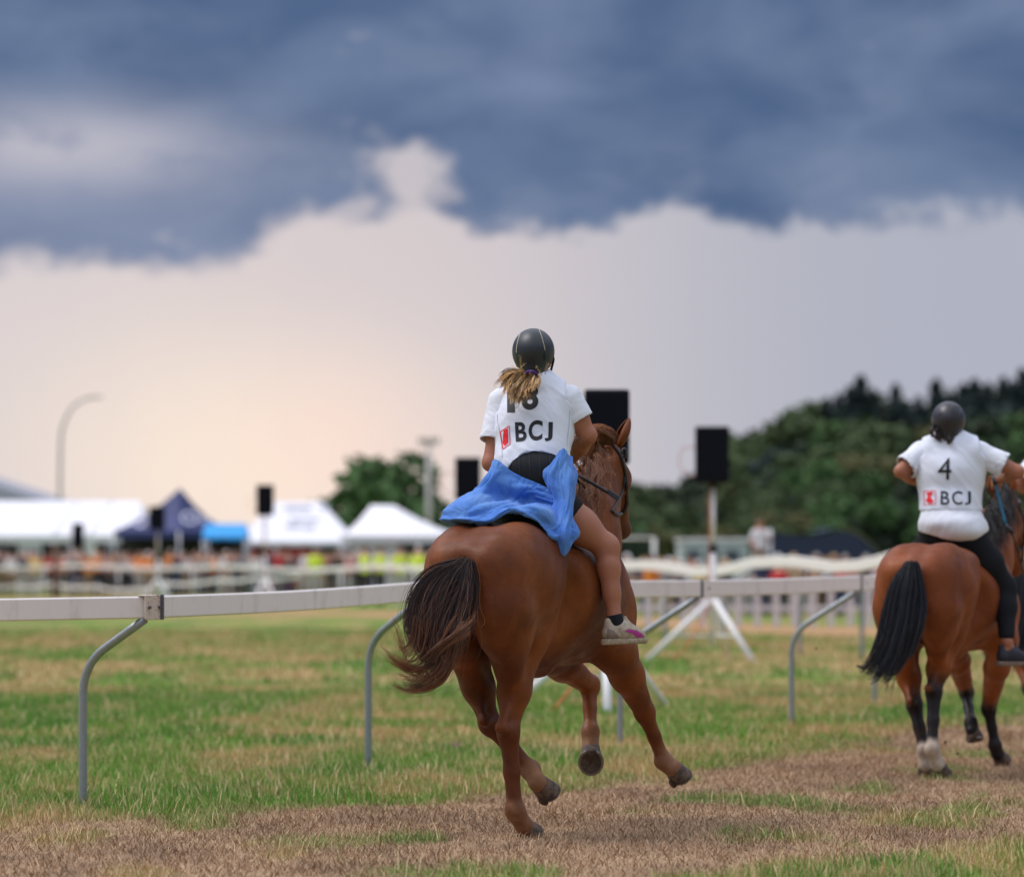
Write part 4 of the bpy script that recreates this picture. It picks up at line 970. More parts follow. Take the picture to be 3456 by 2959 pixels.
    # hooves with shoes
    for sd in ('hr', 'hl', 'fr', 'fl'):
        Co, T, fw = J[sd]['coronet'], J[sd]['sole'], J[sd]['hoof_fwd']
        ax = unit(T - Co); fw = unit(fw - ax * np.dot(fw, ax)); si = np.cross(ax, fw); L = np.linalg.norm(T - Co)
        n = 24; rings = []
        prof = [(-0.012, 0.040, 0), (0.0, 0.0455, 0.0), (0.12, 0.048, 0.004), (0.5, 0.054, 0.012), (0.92, 0.061, 0.021), (1.0, 0.060, 0.022), (1.0, 0.053, 0.022), (0.97, 0.048, 0.02), (0.955, 0.0, 0.012)]
        for tt, r, shf in prof:
            a = np.arange(n) * 2 * np.pi / n
            rr = r * (1 - 0.16 * np.maximum(-np.cos(a), 0) ** 3)
            r *= J[sd].get('hoof_k', 1.0); c = Co + ax * (tt * L if tt >= 0 else tt) + fw * shf
            rings.append(c + (np.cos(a) * rr)[:, None] * fw * J[sd].get('hoof_len', 1.06) + (np.sin(a) * rr)[:, None] * si)
        v = np.concatenate(rings); f = [(i * n + j, i * n + (j + 1) % n, (i + 1) * n + (j + 1) % n, (i + 1) * n + j) for i in range(len(prof) - 1) for j in range(n)]
        ho = obj('hoof', mesh_from('hoof', v, f, True), MATS[J[sd].get('hoof_mat', 'hoof_dark')], body)
        # shoe: open ring at the sole
        m = 22; v = []; f = []
        for i in range(m):
            a = rad(-152 + 304 * i / (m - 1)); hk = J[sd].get('hoof_k', 1.0); r_o, r_i = 0.0605 * hk, 0.0495 * hk
            q = 1 - 0.16 * max(-math.cos(a), 0) ** 3; d_ = fw * math.cos(a) * J[sd].get('hoof_len', 1.06) + si * math.sin(a); c = Co + ax * L + fw * 0.022
            for r, zz in ((r_o, -0.001), (r_o, 0.006), (r_i, 0.006), (r_i, -0.001)): v.append(c + d_ * r * q + ax * zz)
        for i in range(m - 1):
            for j in range(4): k = (j + 1) % 4; f.append((i * 4 + j, i * 4 + k, i * 4 + 4 + k, i * 4 + 4 + j))
        f += [(0, 1, 2, 3), (4 * m - 1, 4 * m - 2, 4 * m - 3, 4 * m - 4)]
        obj('horseshoe', mesh_from('horseshoe', np.array(v), f), mat('shoe_steel', (0.22, 0.21, 0.20), 0.38, 0.9, var=.2, vscale=40), ho)
        # frog, the soft wedge of the sole
        c = Co + ax * (0.945 * L) + fw * 0.0; mb = MB()
        mb.tube([c - fw * 0.040, c - fw * 0.01, c + fw * 0.035], [0.026, 0.020, 0.004], 8).build('frog', mat('hoof_frog', lin(70, 52, 42), 0.9), ho, True)
    return body, dict(at=at, hd=hd, fwd=fwd, side=sd_, HL=HL)

def coat_material():
    m = mat('horse_coat', (1, 1, 1), rough=0.48, spec=0.22, vcol=True, var=0.16, vscale=14, sheen=0.02)
    g = NT(m.node_tree); b = g.n['Principled BSDF']; co = g.new('ShaderNodeTexCoord').outputs['Object']
    mp = g.new('ShaderNodeMapping'); g.put(mp.inputs['Vector'], co); mp.inputs['Scale'].default_value = (1, 0.35, 0.22)
    hairn = g.noise(mp.outputs[0], 420, 3, 0.6); mid = g.noise(co, 26, 5, 0.65, 0.6); blot = g.noise(co, 5.5, 4, 0.6, 0.8)
    base = b.inputs['Base Color'].links[0].from_socket
    k = g.math('ADD', g.math('MULTIPLY', hairn, 0.42), g.math('ADD', g.math('MULTIPLY', mid, 0.45), 0.56))
    base = g.mix(1.0, base, g.combine(k, k, k), 'MULTIPLY')
    dust = g.math('MULTIPLY', g.smooth(blot, 0.50, 0.72), 0.16)
    base = g.mix(dust, base, lin(120, 76, 48))                       # dusty, rubbed patches of coat
    g.put(b.inputs['Base Color'], base)
    g.put(b.inputs['Roughness'], g.math('ADD', 0.42, g.math('MULTIPLY', g.smooth(blot, 0.35, 0.7), 0.30)))
    bn = g.new('ShaderNodeBump'); bn.inputs['Strength'].default_value = 0.55; bn.inputs['Distance'].default_value = 0.004
    g.put(bn.inputs['Height'], g.math('ADD', g.math('MULTIPLY', hairn, 0.35), g.math('MULTIPLY', g.noise(co, 34, 4, 0.55, 0.3), 0.8)))
    g.put(b.inputs['Normal'], bn.outputs[0])
    return m
coat_material()
mat('hoof_dark', lin(58, 50, 48), 0.7, var=0.14, vscale=34, color2=lin(112, 90, 74), bump=0.3, bscale=120)
mat('hoof_brown', lin(92, 76, 64), 0.75, var=0.14, vscale=34, color2=lin(62, 50, 44), bump=0.3, bscale=120)
def n3(V, s, o=0.0):
    return vnoise(V[:, 0] * s + V[:, 2] * s * 0.7 + o, V[:, 1] * s - V[:, 2] * s * 0.6 + o * 1.7, 4)

# ---- the chestnut in front
H1 = HorseFrame(-0.227, 18.05, rad(26))
p = H1.px
J1 = dict(
    hr=dict(stifle=p(1762, 2170, 18.42), hock=p(1716, 2470, 18.27), point=p(1690, 2455, 18.17), fetlock=p(1738, 2735, 18.27), coronet=p(1770, 2788, 18.30), sole=p(1788, 2826, 18.34), hoof_fwd=np.array([0.1, 1, -.35])),
    hl=dict(stifle=np.array([-0.20, 0.42, 0.92]), hock=p(1652, 2440, 18.55), point=p(1634, 2432, 18.44), fetlock=p(1790, 2597, 18.66), coronet=p(1815, 2640, 18.58), sole=p(1846, 2688, 18.64), hoof_fwd=np.array([0.2, 1.0, -0.4])),
    fr=dict(elbow=np.array([0.20, 1.28, 0.86]), knee=p(2176, 2402, 19.38), fetlock=p(2240, 2566, 19.46), coronet=p(2270, 2590, 19.46), sole=p(2287, 2632, 19.50), hoof_fwd=np.array([0.5, 1, 0.35]), back=np.array([-.3, -.9, -.2])),
    fl=dict(elbow=np.array([-0.15, 1.22, 0.86]), knee=p(1990, 2312, 19.66), fetlock=p(1992, 2468, 19.52), coronet=p(1994, 2530, 19.47), sole=p(1995, 2556, 19.375), hoof_fwd=np.array([0.03, -0.1, -1]), hoof_k=1.08, hoof_len=1.16, back=np.array([0, -.9, -.3]), hoof_mat='hoof_brown'),
    poll=p(2036, 1548, 19.66), muzzle=p(2064, 1800, 19.96), face=H1.local(H1.world((0, 0, 0)) + np.array([0.95, 0.30, 0.15])), ear_f=0.1, ear_l=-1.6, ear_side=1, ear_base=p(2088, 1508, 19.70), ear_tip=p(2125, 1412, 19.72), ear_open=H1.local(H1.world((0, 0, 0)) + np.array([0.9, 0.5, 0.0])))
CHEST, CHEST_D, CHEST_L = np.array(lin(94, 46, 20)), np.array(lin(52, 25, 14)), np.array(lin(128, 68, 27))
def coat1(V, J):
    n = n3(V, 3.0)[:, None]; m = n3(V, 9.0, 4)[:, None]
    c = CHEST * (1 - sstep(n, .35, .75)) + CHEST_L * sstep(n, .35, .75)
    c = c * (1 - 0.35 * sstep(m, .5, .8)) + CHEST_D * 0.35 * sstep(m, .5, .8)
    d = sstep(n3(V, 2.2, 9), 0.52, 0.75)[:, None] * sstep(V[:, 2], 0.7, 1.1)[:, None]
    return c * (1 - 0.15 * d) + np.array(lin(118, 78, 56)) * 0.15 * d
def legs1(V, c, J):
    for sd in ('hr', 'hl', 'fr', 'fl'):
        dist = np.linalg.norm(V - J[sd]['coronet'], axis=1); pale = (sstep(dist + 0.05 * (n3(V, 26, 7) - .5), 0.20, 0.06) * (0.12 + 0.75 * n3(V, 22, 2)))[:, None]
        c = c * (1 - pale) + np.array(lin(156, 116, 84)) * pale
    dm = np.linalg.norm(V - J['muzzle'], axis=1); mz = (sstep(dm, 0.17, 0.07) * 0.75)[:, None]
    return c * (1 - mz) + np.array(lin(64, 44, 38)) * mz
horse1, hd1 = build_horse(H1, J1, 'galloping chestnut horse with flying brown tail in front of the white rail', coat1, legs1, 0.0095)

# ---- the bay further off
H2 = HorseFrame(2.372, 22.95, rad(26), 0.95)
p = H2.px
J2 = dict(
    hr=dict(stifle=p(3190, 2150, 23.35), hock=p(3152, 2335, 23.22), point=p(3134, 2322, 23.12), fetlock=p(3146, 2528, 23.10), coronet=p(3166, 2580, 23.12), sole=p(3180, 2624, 23.16), hoof_fwd=np.array([0.1, 1, -.3])),
    hl=dict(stifle=p(3046, 2165, 23.5), hock=p(3086, 2378, 23.38), point=p(3074, 2366, 23.28), fetlock=p(3120, 2532, 23.30), coronet=p(3124, 2582, 23.3), sole=p(3128, 2624, 23.32), hoof_fwd=np.array([-0.1, 1, -.3])),
    fr=dict(elbow=np.array([0.19, 1.24, 0.86]), knee=p(3337, 2390, 24.55), fetlock=p(3358, 2515, 24.55), coronet=p(3368, 2545, 24.57), sole=p(3376, 2574, 24.62), hoof_fwd=np.array([0.3, 1, -.2]), back=np.array([-.1, -1, 0])),
    fl=dict(elbow=np.array([-0.15, 1.22, 0.86]), knee=p(3262, 2335, 24.75), fetlock=p(3276, 2436, 24.55), coronet=p(3282, 2462, 24.52), sole=p(3288, 2492, 24.50), hoof_fwd=np.array([0.1, 0.6, -0.6]), back=np.array([0, -.9, -.3]), hoof_mat='hoof_brown'),
    poll=p(3390, 1690, 24.55), muzzle=p(3425, 1935, 24.85), face=np.array([0.0, 1.0, 0.4]), ear_f=0.1)
BAY, BAY_D, BAY_L, BLK = np.array(lin(116, 57, 25)), np.array(lin(66, 30, 17)), np.array(lin(146, 76, 32)), np.array(lin(30, 24, 26))
def coat2(V, J):
    n = n3(V, 3.0, 17)[:, None]; m = n3(V, 8.0, 40)[:, None]
    c = BAY * (1 - sstep(n, .35, .75)) + BAY_L * sstep(n, .35, .75)
    return c * (1 - 0.3 * sstep(m, .5, .8)) + BAY_D * 0.3 * sstep(m, .5, .8)
def legs2(V, c, J):
    for sd, jn in (('hr', 'hock'), ('hl', 'hock'), ('fr', 'knee'), ('fl', 'knee')):
        a, b = J[sd][jn], J[sd]['coronet']; q = V - a; L = b - a; t = np.clip((q @ L) / L.dot(L), -1.0, 1); d = np.linalg.norm(V - (a + t[:, None] * L), axis=1)
        near = sstep(d, 0.17, 0.11); w = (near * sstep(t + 0.35 * (n3(V, 7, 3) - .5), -0.40, 0.06))[:, None]
        c = c * (1 - w) + BLK * w
        if sd[0] == 'h':
            ws = (near * sstep(t + 0.12 * (n3(V, 20, 5) - .5), 0.62, 0.74) * (0.65 + .35 * n3(V, 30, 1)))[:, None]; c = c * (1 - ws) + np.array(lin(196, 178, 160)) * ws
    return c
horse2, hd2 = build_horse(H2, J2, 'bay horse with black tail and white hind socks carrying rider number 4', coat2, legs2, 0.012)
# ------------------------------------------------------------------ tails, manes, tack
hair_m = mat('horse_hair', (1, 1, 1), rough=0.42, spec=0.45, vcol=True)
def hair_part(name, frame, parent, batches, material=None):
    """batches: (paths in world, r0, r1, root colour, tip colour, power)"""
    V = []; F = []; C = []; n = 0
    for paths, r0, r1, c0, c1, pw in batches:
        v, f = strands(paths, r0, r1); k, m = paths.shape[:2]
        t = (np.linspace(0, 1, m) ** pw)[None, :, None]; jit = (0.8 + 0.4 * rng.random((k, 1, 1))) * np.repeat(0.55 + 0.85 * rng.random((k // 6 + 1, 1, 1)), 6, axis=0)[:k]
        c = (np.array(c0) * (1 - t) + np.array(c1) * t) * jit
        V.append(v); F.append(f + n); C.append(np.repeat(c.reshape(-1, 3), 3, axis=0)); n += len(v)
    V = np.concatenate(V)
    if frame is not None: V = np.array(frame.local(V.T)).T if False else np.stack(_loc(frame, V), 1)
    return obj(name, mesh_from(name, V, np.concatenate(F), True, np.concatenate(C)), material or hair_m, parent)
def _loc(fr, w):
    c, n = math.cos(fr.a), math.sin(fr.a); x, y = w[:, 0] - fr.o[0], w[:, 1] - fr.o[1]
    return ((x * c - y * n) / fr.k, (x * n + y * c) / fr.k, w[:, 2] / fr.k)
def PX(pts, d):
    """pixel path with depth running along the path; d scalar or (start, end)"""
    n = len(pts); dd = np.linspace(*d, n) if isinstance(d, tuple) else np.full(n, d)
    return np.array([P(x, y, q) for (x, y), q in zip(pts, dd)])
T0, T1 = lin(44, 30, 32), lin(78, 50, 38); TB = lin(134, 84, 54)
dark = [PX(g, dd) for g, dd in (
    ([(1560, 1893), (1480, 1925), (1415, 2000), (1388, 2090), (1402, 2160), (1440, 2230), (1470, 2268)], (17.98, 17.82)),
    ([(1570, 1890), (1510, 1940), (1455, 2030), (1442, 2120), (1458, 2200), (1478, 2262)], (17.98, 17.80)),
    ([(1580, 1892), (1558, 1960), (1528, 2050), (1508, 2130), (1498, 2200), (1468, 2262)], (17.98, 17.80)),
    ([(1588, 1897), (1590, 1970), (1574, 2060), (1558, 2140), (1538, 2205), (1500, 2262)], (17.98, 17.84)),
    ([(1545, 1893), (1462, 1920), (1404, 1985), (1380, 2060), (1380, 2130), (1396, 2180)], (17.98, 17.86)),
    ([(1590, 1897), (1600, 1980), (1592, 2060), (1580, 2120), (1560, 2180)], (17.97, 17.90)))]
sweep = [PX(g, dd) for g, dd in (
    ([(1500, 2120), (1480, 2210), (1420, 2262), (1350, 2250), (1300, 2205), (1262, 2172)], (17.84, 17.80)),
    ([(1480, 2160), (1440, 2250), (1390, 2262), (1330, 2235), (1290, 2190)], (17.84, 17.78)),
    ([(1530, 2120), (1510, 2230), (1460, 2290), (1400, 2312), (1350, 2290)], (17.84, 17.80)),
    ([(1550, 2130), (1520, 2240), (1470, 2310), (1400, 2332), (1345, 2322), (1308, 2298)], (17.84, 17.80)),
    ([(1560, 2140), (1530, 2240), (1490, 2300), (1430, 2322), (1400, 2320)], (17.84, 17.82)),
    ([(1400, 2080), (1385, 2170), (1360, 2200), (1340, 2130), (1330, 2090)], (17.83, 17.80)))]
flick = [PX(g, dd) for g, dd in (
    ([(1420, 2230), (1470, 2185), (1540, 2140), (1590, 2100), (1622, 2057)], (17.80, 17.74)),
    ([(1440, 2230), (1480, 2170), (1515, 2110), (1542, 2062)], (17.80, 17.74)),
    ([(1460, 2240), (1500, 2190), (1560, 2150), (1600, 2120)], (17.80, 17.76)))]
tail1 = hair_part('tail', H1, horse1, [
    (hair_mass(dark, 1500, 0.030, 0.0011, 0.0006, 1, frizz=0.012, per=12), 0.0016, 0.0007, T0, T1, 1.6),
    (hair_mass(sweep, 420, 0.026, 0.001, 0.0004, 2, frizz=0.014, per=7, tipspread=1.3), 0.0014, 0.0004, T1, TB, 0.8),
    (hair_mass(sweep[3:5], 120, 0.010, 0.001, 0.0004, 5, frizz=0.008, per=10), 0.0014, 0.0004, T1, TB, 1.0),
    (hair_mass(flick, 130, 0.013, 0.001, 0.0004, 3, frizz=0.010, per=12, clump=0.5), 0.0013, 0.0004, T1, TB, 0.7),
    (hair_mass(dark + sweep, 170, 0.06, 0.001, 0.0003, 4, frizz=0.03, per=1, tipspread=1.8), 0.0010, 0.0003, T1, TB, 0.7)])
# mane: falls to the right of the crest, blown back
def mane(frame, J, n, c0, c1, seed, length=0.22, back=0.08, cheek_clear=0.0):
    n1 = np.array([0, 1.14, 1.45]); po = J['poll'] + np.array([0, -0.02, 0.075]); n2 = (n1 + po) / 2 + np.array([0, -0.02, 0.06])
    crest = spline([n1, n2, po], 60)
    r = np.random.default_rng(seed); out = []
    for i, c in enumerate(crest):
        if rng.random() < max(0, (i - 38) / 22) * cheek_clear: continue
        for k in range(2):
            L = length * (1 - 0.55 * cheek_clear * sstep(np.array(float(i)), 30, 55)) * (0.6 + 0.7 * r.random()); s = 1 if r.random() < 0.85 else -1; c_ = c + r.normal(size=3) * np.array([.012, .02, .010])
            j = r.normal(size=(5, 3)) * 0.012; bk = back * (0.3 + 1.4 * r.random())
            gg = [frame.world(q) for q in (c_ + np.array([0, 0, -.03]), c_ + np.array([s * 0.05, -0.02 - bk * .3, 0.012 + .03 * r.random()]) + j[1], c_ + np.array([s * (0.09 + .05 * r.random()), -0.03 - bk, -0.30 * L]) + j[2],
                      c_ + np.array([s * (0.10 + .07 * r.random()), -0.05 - bk * 1.5, -0.70 * L]) + j[3], c_ + np.array([s * (0.09 + .10 * r.random()), -0.05 - bk * 2.4, -L]) + j[4])]
            out.append(hair_mass([gg], max(6, n // 120), 0.016, .001, .0005, r.integers(1000000), m=12, frizz=0.02, per=3, tipspread=1.4))
    return np.concatenate(out)
m1 = mane(H1, J1, 1100, 0, 0, 11, cheek_clear=1.0)
tuft = [PX(g, d) for g, d in (
    ([(2085, 1475), (2060, 1450), (2030, 1438), (1995, 1445), (1975, 1470)], (19.62, 19.45)),
    ([(2080, 1485), (2050, 1462), (2015, 1455), (1985, 1480), (1965, 1520)], (19.62, 19.4)),
    ([(2070, 1490), (2030, 1480), (1995, 1500), (1970, 1550), (1965, 1600)], (19.6, 19.4)),
    ([(2060, 1500), (2020, 1500), (1990, 1540), (1985, 1600), (1975, 1650)], (19.6, 19.4)),
    ([(2075, 1480), (2040, 1452), (2010, 1442), (1990, 1452), (1980, 1490)], (19.55, 19.4)),
    ([(2000, 1520), (1960, 1500), (1930, 1510), (1918, 1540), (1912, 1570)], (19.5, 19.3)),
    ([(1990, 1500), (1940, 1470), (1915, 1455), (1912, 1490), (1905, 1520)], (19.5, 19.3)))]
hair_part('mane', H1, horse1, [
    (m1, 0.0013, 0.0005, lin(74, 42, 28), lin(150, 92, 56), 0.9),
    (hair_mass(tuft, 620, 0.022, .001, .0004, 21, m=12, frizz=0.018, per=7), 0.0013, 0.0005, lin(96, 54, 32), lin(176, 108, 64), 0.8)])

def bvh_of(*objs):
    V = []; F = []; n = 0
    for o in objs:
        mw = o.matrix_basis if o.parent is None else o.parent.matrix_basis @ o.matrix_basis
        V += [mw @ v.co for v in o.data.vertices]; F += [tuple(i + n for i in p_.vertices) for p_ in o.data.polygons]; n = len(V)
    return BVHTree.FromPolygons(V, F)
CAM = Vector((0, 0, CAM_Z))
def cast(bvh, px, py, off=0.003):
    d = Vector(P(px, py, 1.0)) - CAM; d.normalize()
    hit, nrm, _, dist = bvh.ray_cast(CAM, d)
    if hit is None: return None
    return np.array(hit + nrm * off)
leather = mat('black_leather', lin(34, 32, 36), 0.45, var=0.3, vscale=80)
steel = mat('bit_steel', (0.55, 0.54, 0.52), 0.25, 1.0)
def strap(name, pts, w, parent, m=leather, t=0.35):
    """flat strap through world points"""
    pts = spline(pts, 28); mb = MB(); mb.tube(pts, w / 2, 8)
    return mb.build(name, m, parent, True)
bv1 = bvh_of(horse1)
def lay(pxs, n=24, off=0.004, fallback=19.7):
    out = []; last = None
    for x, y in spline(np.array(pxs, float), n):
        q = cast(bv1, x, y, off)
        if q is None: q = P(x, y, last[1] if last is not None else fallback)
        last = q; out.append(q)
    return np.array(out)
br = empty('bridle', H1.world((0, 1.8, 0)), 'black leather bridle with steel bit on the chestnut horse', 'bridle')
br.location = (0, 0, 0)
strap('headpiece', lay([(2012, 1488), (2045, 1492), (2075, 1512), (2094, 1545), (2106, 1590), (2113, 1640), (2114, 1690), (2104, 1730)]), 0.020, br)
strap('browband', lay([(2094, 1528), (2106, 1515), (2112, 1520), (2108, 1545)]), 0.016, br)
strap('noseband', lay([(2066, 1728), (2085, 1738), (2104, 1722), (2118, 1694)]), 0.018, br)
strap('throat_lash', lay([(2108, 1600), (2098, 1660), (2078, 1700), (2060, 1726)]), 0.010, br)
strap('rein', np.array([P(1935, 1600, 19.15), P(1975, 1655, 19.35), P(2000, 1668, 19.5), P(2040, 1690, 19.72), P(2070, 1722, 19.83), P(2096, 1738, 19.90)]), 0.016, br)
MB().tube(spline([P(2064, 1796, 19.86), P(2076, 1768, 19.86), P(2098, 1736, 19.86)], 8), 0.006, 8).build('bit_shank', steel, br, True)
# saddle pad: black cloth over the back
gu, gv = np.meshgrid(np.linspace(-0.24, 0.24, 41), np.linspace(0.50, 0.84, 27), indexing='ij'); pv = np.zeros(gu.shape + (3,))
for i in range(gu.shape[0]):
    for j in range(gu.shape[1]):
        a = gu[i, j] * 2.6; o = H1.world((0, gv[i, j], 1.14)); dvec = H1.world((math.sin(a), gv[i, j], 1.14 + math.cos(a))) - o
        hit, nrm, _, dist = bv1.ray_cast(Vector(o + unit(dvec) * 0.9), Vector(-unit(dvec)))
        pv[i, j] = np.array(hit) + unit(dvec) * (0.014 + 0.004 * math.sin(7 * gv[i, j] * 6))
n_, m_ = gu.shape; q = np.arange(n_ * m_).reshape(n_, m_)
pad = obj('saddle_pad', mesh_from('saddle_pad', pv.reshape(-1, 3), np.stack([q[:-1, :-1], q[1:, :-1], q[1:, 1:], q[:-1, 1:]], -1).reshape(-1, 4), True), mat('pad_cloth', lin(26, 26, 30), 0.9, bump=0.4, bscale=200))
pad.modifiers.new('thick', 'SOLIDIFY').thickness = 0.012
tag(pad, 'black saddle pad under the rider on the chestnut horse', 'saddle pad')

# bay: black tail and mane
bt = [PX(g, d) for g, d in (
    ([(3060, 1900), (3010, 1960), (2980, 2060), (2960, 2160), (2930, 2240), (2890, 2250)], (22.86, 22.66)),
    ([(3065, 1898), (3020, 1970), (2995, 2080), (2970, 2180), (2930, 2270), (2915, 2262)], (22.86, 22.66)),
    ([(3072, 1898), (3050, 1980), (3030, 2090), (3000, 2200), (2960, 2280), (2940, 2290)], (22.86, 22.66)),
    ([(3080, 1898), (3080, 1980), (3062, 2090), (3040, 2200), (3000, 2280), (2970, 2300)], (22.86, 22.68)),
    ([(3090, 1900), (3105, 1980), (3100, 2080), (3075, 2180), (3040, 2260), (3010, 2290)], (22.86, 22.70)),
    ([(3096, 1903), (3115, 1990), (3118, 2070), (3095, 2160), (3070, 2220), (3050, 2250)], (22.86, 22.74)))]
K0, K1 = lin(26, 25, 32), lin(34, 33, 42)
thin_ = [PX([(3080, 2100), (3050, 2220), (3015, 2300), (3005, 2360)], 22.72), PX([(2980, 2150), (2930, 2240), (2895, 2245), (2878, 2240)], 22.66)]
hair_part('tail', H2, horse2, [(hair_mass(bt, 1300, 0.028, .001, .0006, 41, frizz=0.010, per=12), 0.0019, 0.0009, K0, K1, 1.0),
    (hair_mass(thin_, 60, 0.012, .001, .0004, 42, frizz=0.010, per=8), 0.0015, 0.0005, K0, K1, 1.0)])
hair_part('mane', H2, horse2, [(mane(H2, J2, 900, 0, 0, 13, length=0.26, back=0.05), 0.0018, 0.0008, K0, lin(40, 34, 34), 1.0)])
# ------------------------------------------------------------------ riders
skin_m = mat('skin', lin(164, 106, 82), 0.5, spec=0.35, var=0.10, vscale=10, color2=None, trans=0.08, bump=0.12, bscale=180)
white_knit = mat('white_jersey', (0.73, 0.75, 0.86), 0.85, spec=0.2, var=0.03, vscale=9, bump=0.25, bscale=300)
white_tee = mat('white_cotton', (0.74, 0.755, 0.84), 0.9, spec=0.15, var=0.03, vscale=9, bump=0.25, bscale=300)
black_cloth = mat('black_cloth', lin(30, 30, 34), 0.85, spec=0.2, var=0.2, vscale=30, bump=0.4, bscale=160)
ink = mat('print_black', lin(24, 25, 32), 0.7); red_ink = mat('print_red', lin(232, 24, 40), 0.7)
helmet_m = mat('helmet_shell', lin(38, 42, 50), 0.42, spec=0.45, var=0.12, vscale=20, bump=0.15, bscale=300)
piping_m = mat('helmet_piping', lin(170, 158, 140), 0.5)

def displace(V, Q, fn):
    me = mesh_from('tmp', V, Q); N = np.zeros((len(V), 3), np.float32); me.vertices.foreach_get('co', N.ravel())
    n = np.zeros(len(V) * 3, np.float32); me.vertex_normals.foreach_get('vector', n) if hasattr(me, 'vertex_normals') else me.vertices.foreach_get('normal', n)
    bpy.data.meshes.remove(me); n = n.reshape(-1, 3)
    return V + n * fn(V)[:, None]
def wrinkles(amp, dirx, dirz, freq, seed=0.0):
    def fn(V):
        u = V[:, 0] * dirx + V[:, 2] * dirz; w = -V[:, 0] * dirz + V[:, 2] * dirx
        n = vnoise(u * freq + seed, w * freq * 0.28 + V[:, 1] * freq * .5 + seed * 2, 3) - 0.5
        n2 = vnoise(u * freq * .4 + seed + 9, w * freq * 0.3 + V[:, 1] * 3 + seed, 2) - 0.5
        return amp * (1.4 * n2 + np.abs(n) * -1.6 + 0.25)
    return fn

def part_sdf(name, fn, lo, hi, h, m, parent, smooth=4, disp=None):
    B = SDF(lo, hi, h); fn(B); V, Q = B.mesh(smooth)
    if disp is not None: V = displace(V, Q, disp)
    return obj(name, mesh_from(name, V, Q, True), m, parent)

def text_px(s, box, bold=0.0, quad=None, shear=0.0):
    """text laid out in photo pixels inside box (x0, y0, x1, y1); returns triangles in px"""
    cu = bpy.data.curves.new('t', 'FONT'); cu.body = s; cu.offset = bold; cu.shear = shear
    to = bpy.data.objects.new('t', cu); COL.objects.link(to); bpy.context.view_layer.update()
    me = bpy.data.meshes.new_from_object(to.evaluated_get(bpy.context.evaluated_depsgraph_get()))
    bpy.data.objects.remove(to); bm = bmesh.new(); bm.from_mesh(me); bpy.data.meshes.remove(me)
    bmesh.ops.triangulate(bm, faces=bm.faces)
    xs = [v.co.x for v in bm.verts]; ys = [v.co.y for v in bm.verts]; a, b, c, d = min(xs), max(xs), min(ys), max(ys)
    for v in bm.verts:
        u, w = (v.co.x - a) / (b - a), (v.co.y - c) / (d - c); v.co = (u, w, 0)
    for _ in range(3):
        es = [e for e in bm.edges if e.calc_length() > 0.09]
        if es: bmesh.ops.subdivide_edges(bm, edges=es, cuts=1); bmesh.ops.triangulate(bm, faces=bm.faces)
    bm.verts.ensure_lookup_table()
    V = [(v.co.x, v.co.y) for v in bm.verts]; F = [tuple(v.index for v in f.verts) for f in bm.faces]; bm.free()
    if quad is None: x0, y0, x1, y1 = box; quad = [(x0, y1), (x1, y1), (x1, y0), (x0, y0)]
    q = np.array(quad, float)
    return [tuple(q[0] * (1 - u) * (1 - w) + q[1] * u * (1 - w) + q[2] * u * w + q[3] * (1 - u) * w) for u, w in V], F
def poly_px(pts, cell=6):
    bm = bmesh.new(); bm.faces.new([bm.verts.new((x, y, 0)) for x, y in pts]); bmesh.ops.triangulate(bm, faces=bm.faces)
    for _ in range(4):
        es = [e for e in bm.edges if e.calc_length() > cell]
        if es: bmesh.ops.subdivide_edges(bm, edges=es, cuts=1); bmesh.ops.triangulate(bm, faces=bm.faces)
    V = [(v.co.x, v.co.y) for v in bm.verts]; bm.verts.index_update(); F = [tuple(v.index for v in f.verts) for f in bm.faces]; bm.free()
    return V, F
def print_on(name, bvh, shape, m, parent, off=0.002):
    V, F = shape; pts = []; ok = []
    for x, y in V:
        q = cast(bvh, x, y, off); ok.append(q is not None); pts.append(q if q is not None else (0, 0, 0))
    F = [f for f in F if all(ok[i] for i in f)]
    return obj(name, mesh_from(name, np.array(pts, float), F, True), m, parent)
def line_px(pts, w):
    """ribbon along pixel path"""
    p = spline(np.array(pts, float), 14); t = np.gradient(p, axis=0); t /= np.linalg.norm(t, axis=1)[:, None]; n = np.stack([-t[:, 1], t[:, 0]], 1) * w / 2
    V = np.concatenate([p + n, p - n]); k = len(p); return [tuple(v) for v in V], [(i, i + 1, k + i + 1, k + i) for i in range(k - 1)]

def hand(B, wrist, palm_dir, thumb_side, k=0.006, r=0.0085):
    """relaxed closed hand: palm, four curled fingers, thumb from the side of the palm"""
    f = unit(palm_dir); t = unit(thumb_side - f * np.dot(thumb_side, f)); n = np.cross(f, t)
    pc = wrist + f * 0.045
    for i in range(4): B.cone(wrist + t * (0.015 - 0.010 * i), pc + t * (0.030 - 0.020 * i) + f * 0.035, 0.018, 0.0115, 0.012)
    for i, L in enumerate((0.95, 1.05, 1.0, 0.8)):
        b = pc + f * 0.035 + t * (0.030 - 0.020 * i)
        c = b + (f * 0.022 + n * 0.028) * L; d = c + (-f * 0.012 + n * 0.022) * L; e = d + (-f * 0.022 - n * 0.004) * L
        B.chain([b, c, d, e], [r * 1.1, r, r * 0.95, r * 0.85], k)
    th = wrist + f * 0.022 + t * 0.024
    B.chain([th, th + f * 0.024 + t * 0.020 + n * 0.012, th + f * 0.045 + t * 0.012 + n * 0.030], [0.013, 0.0105, 0.009], k)

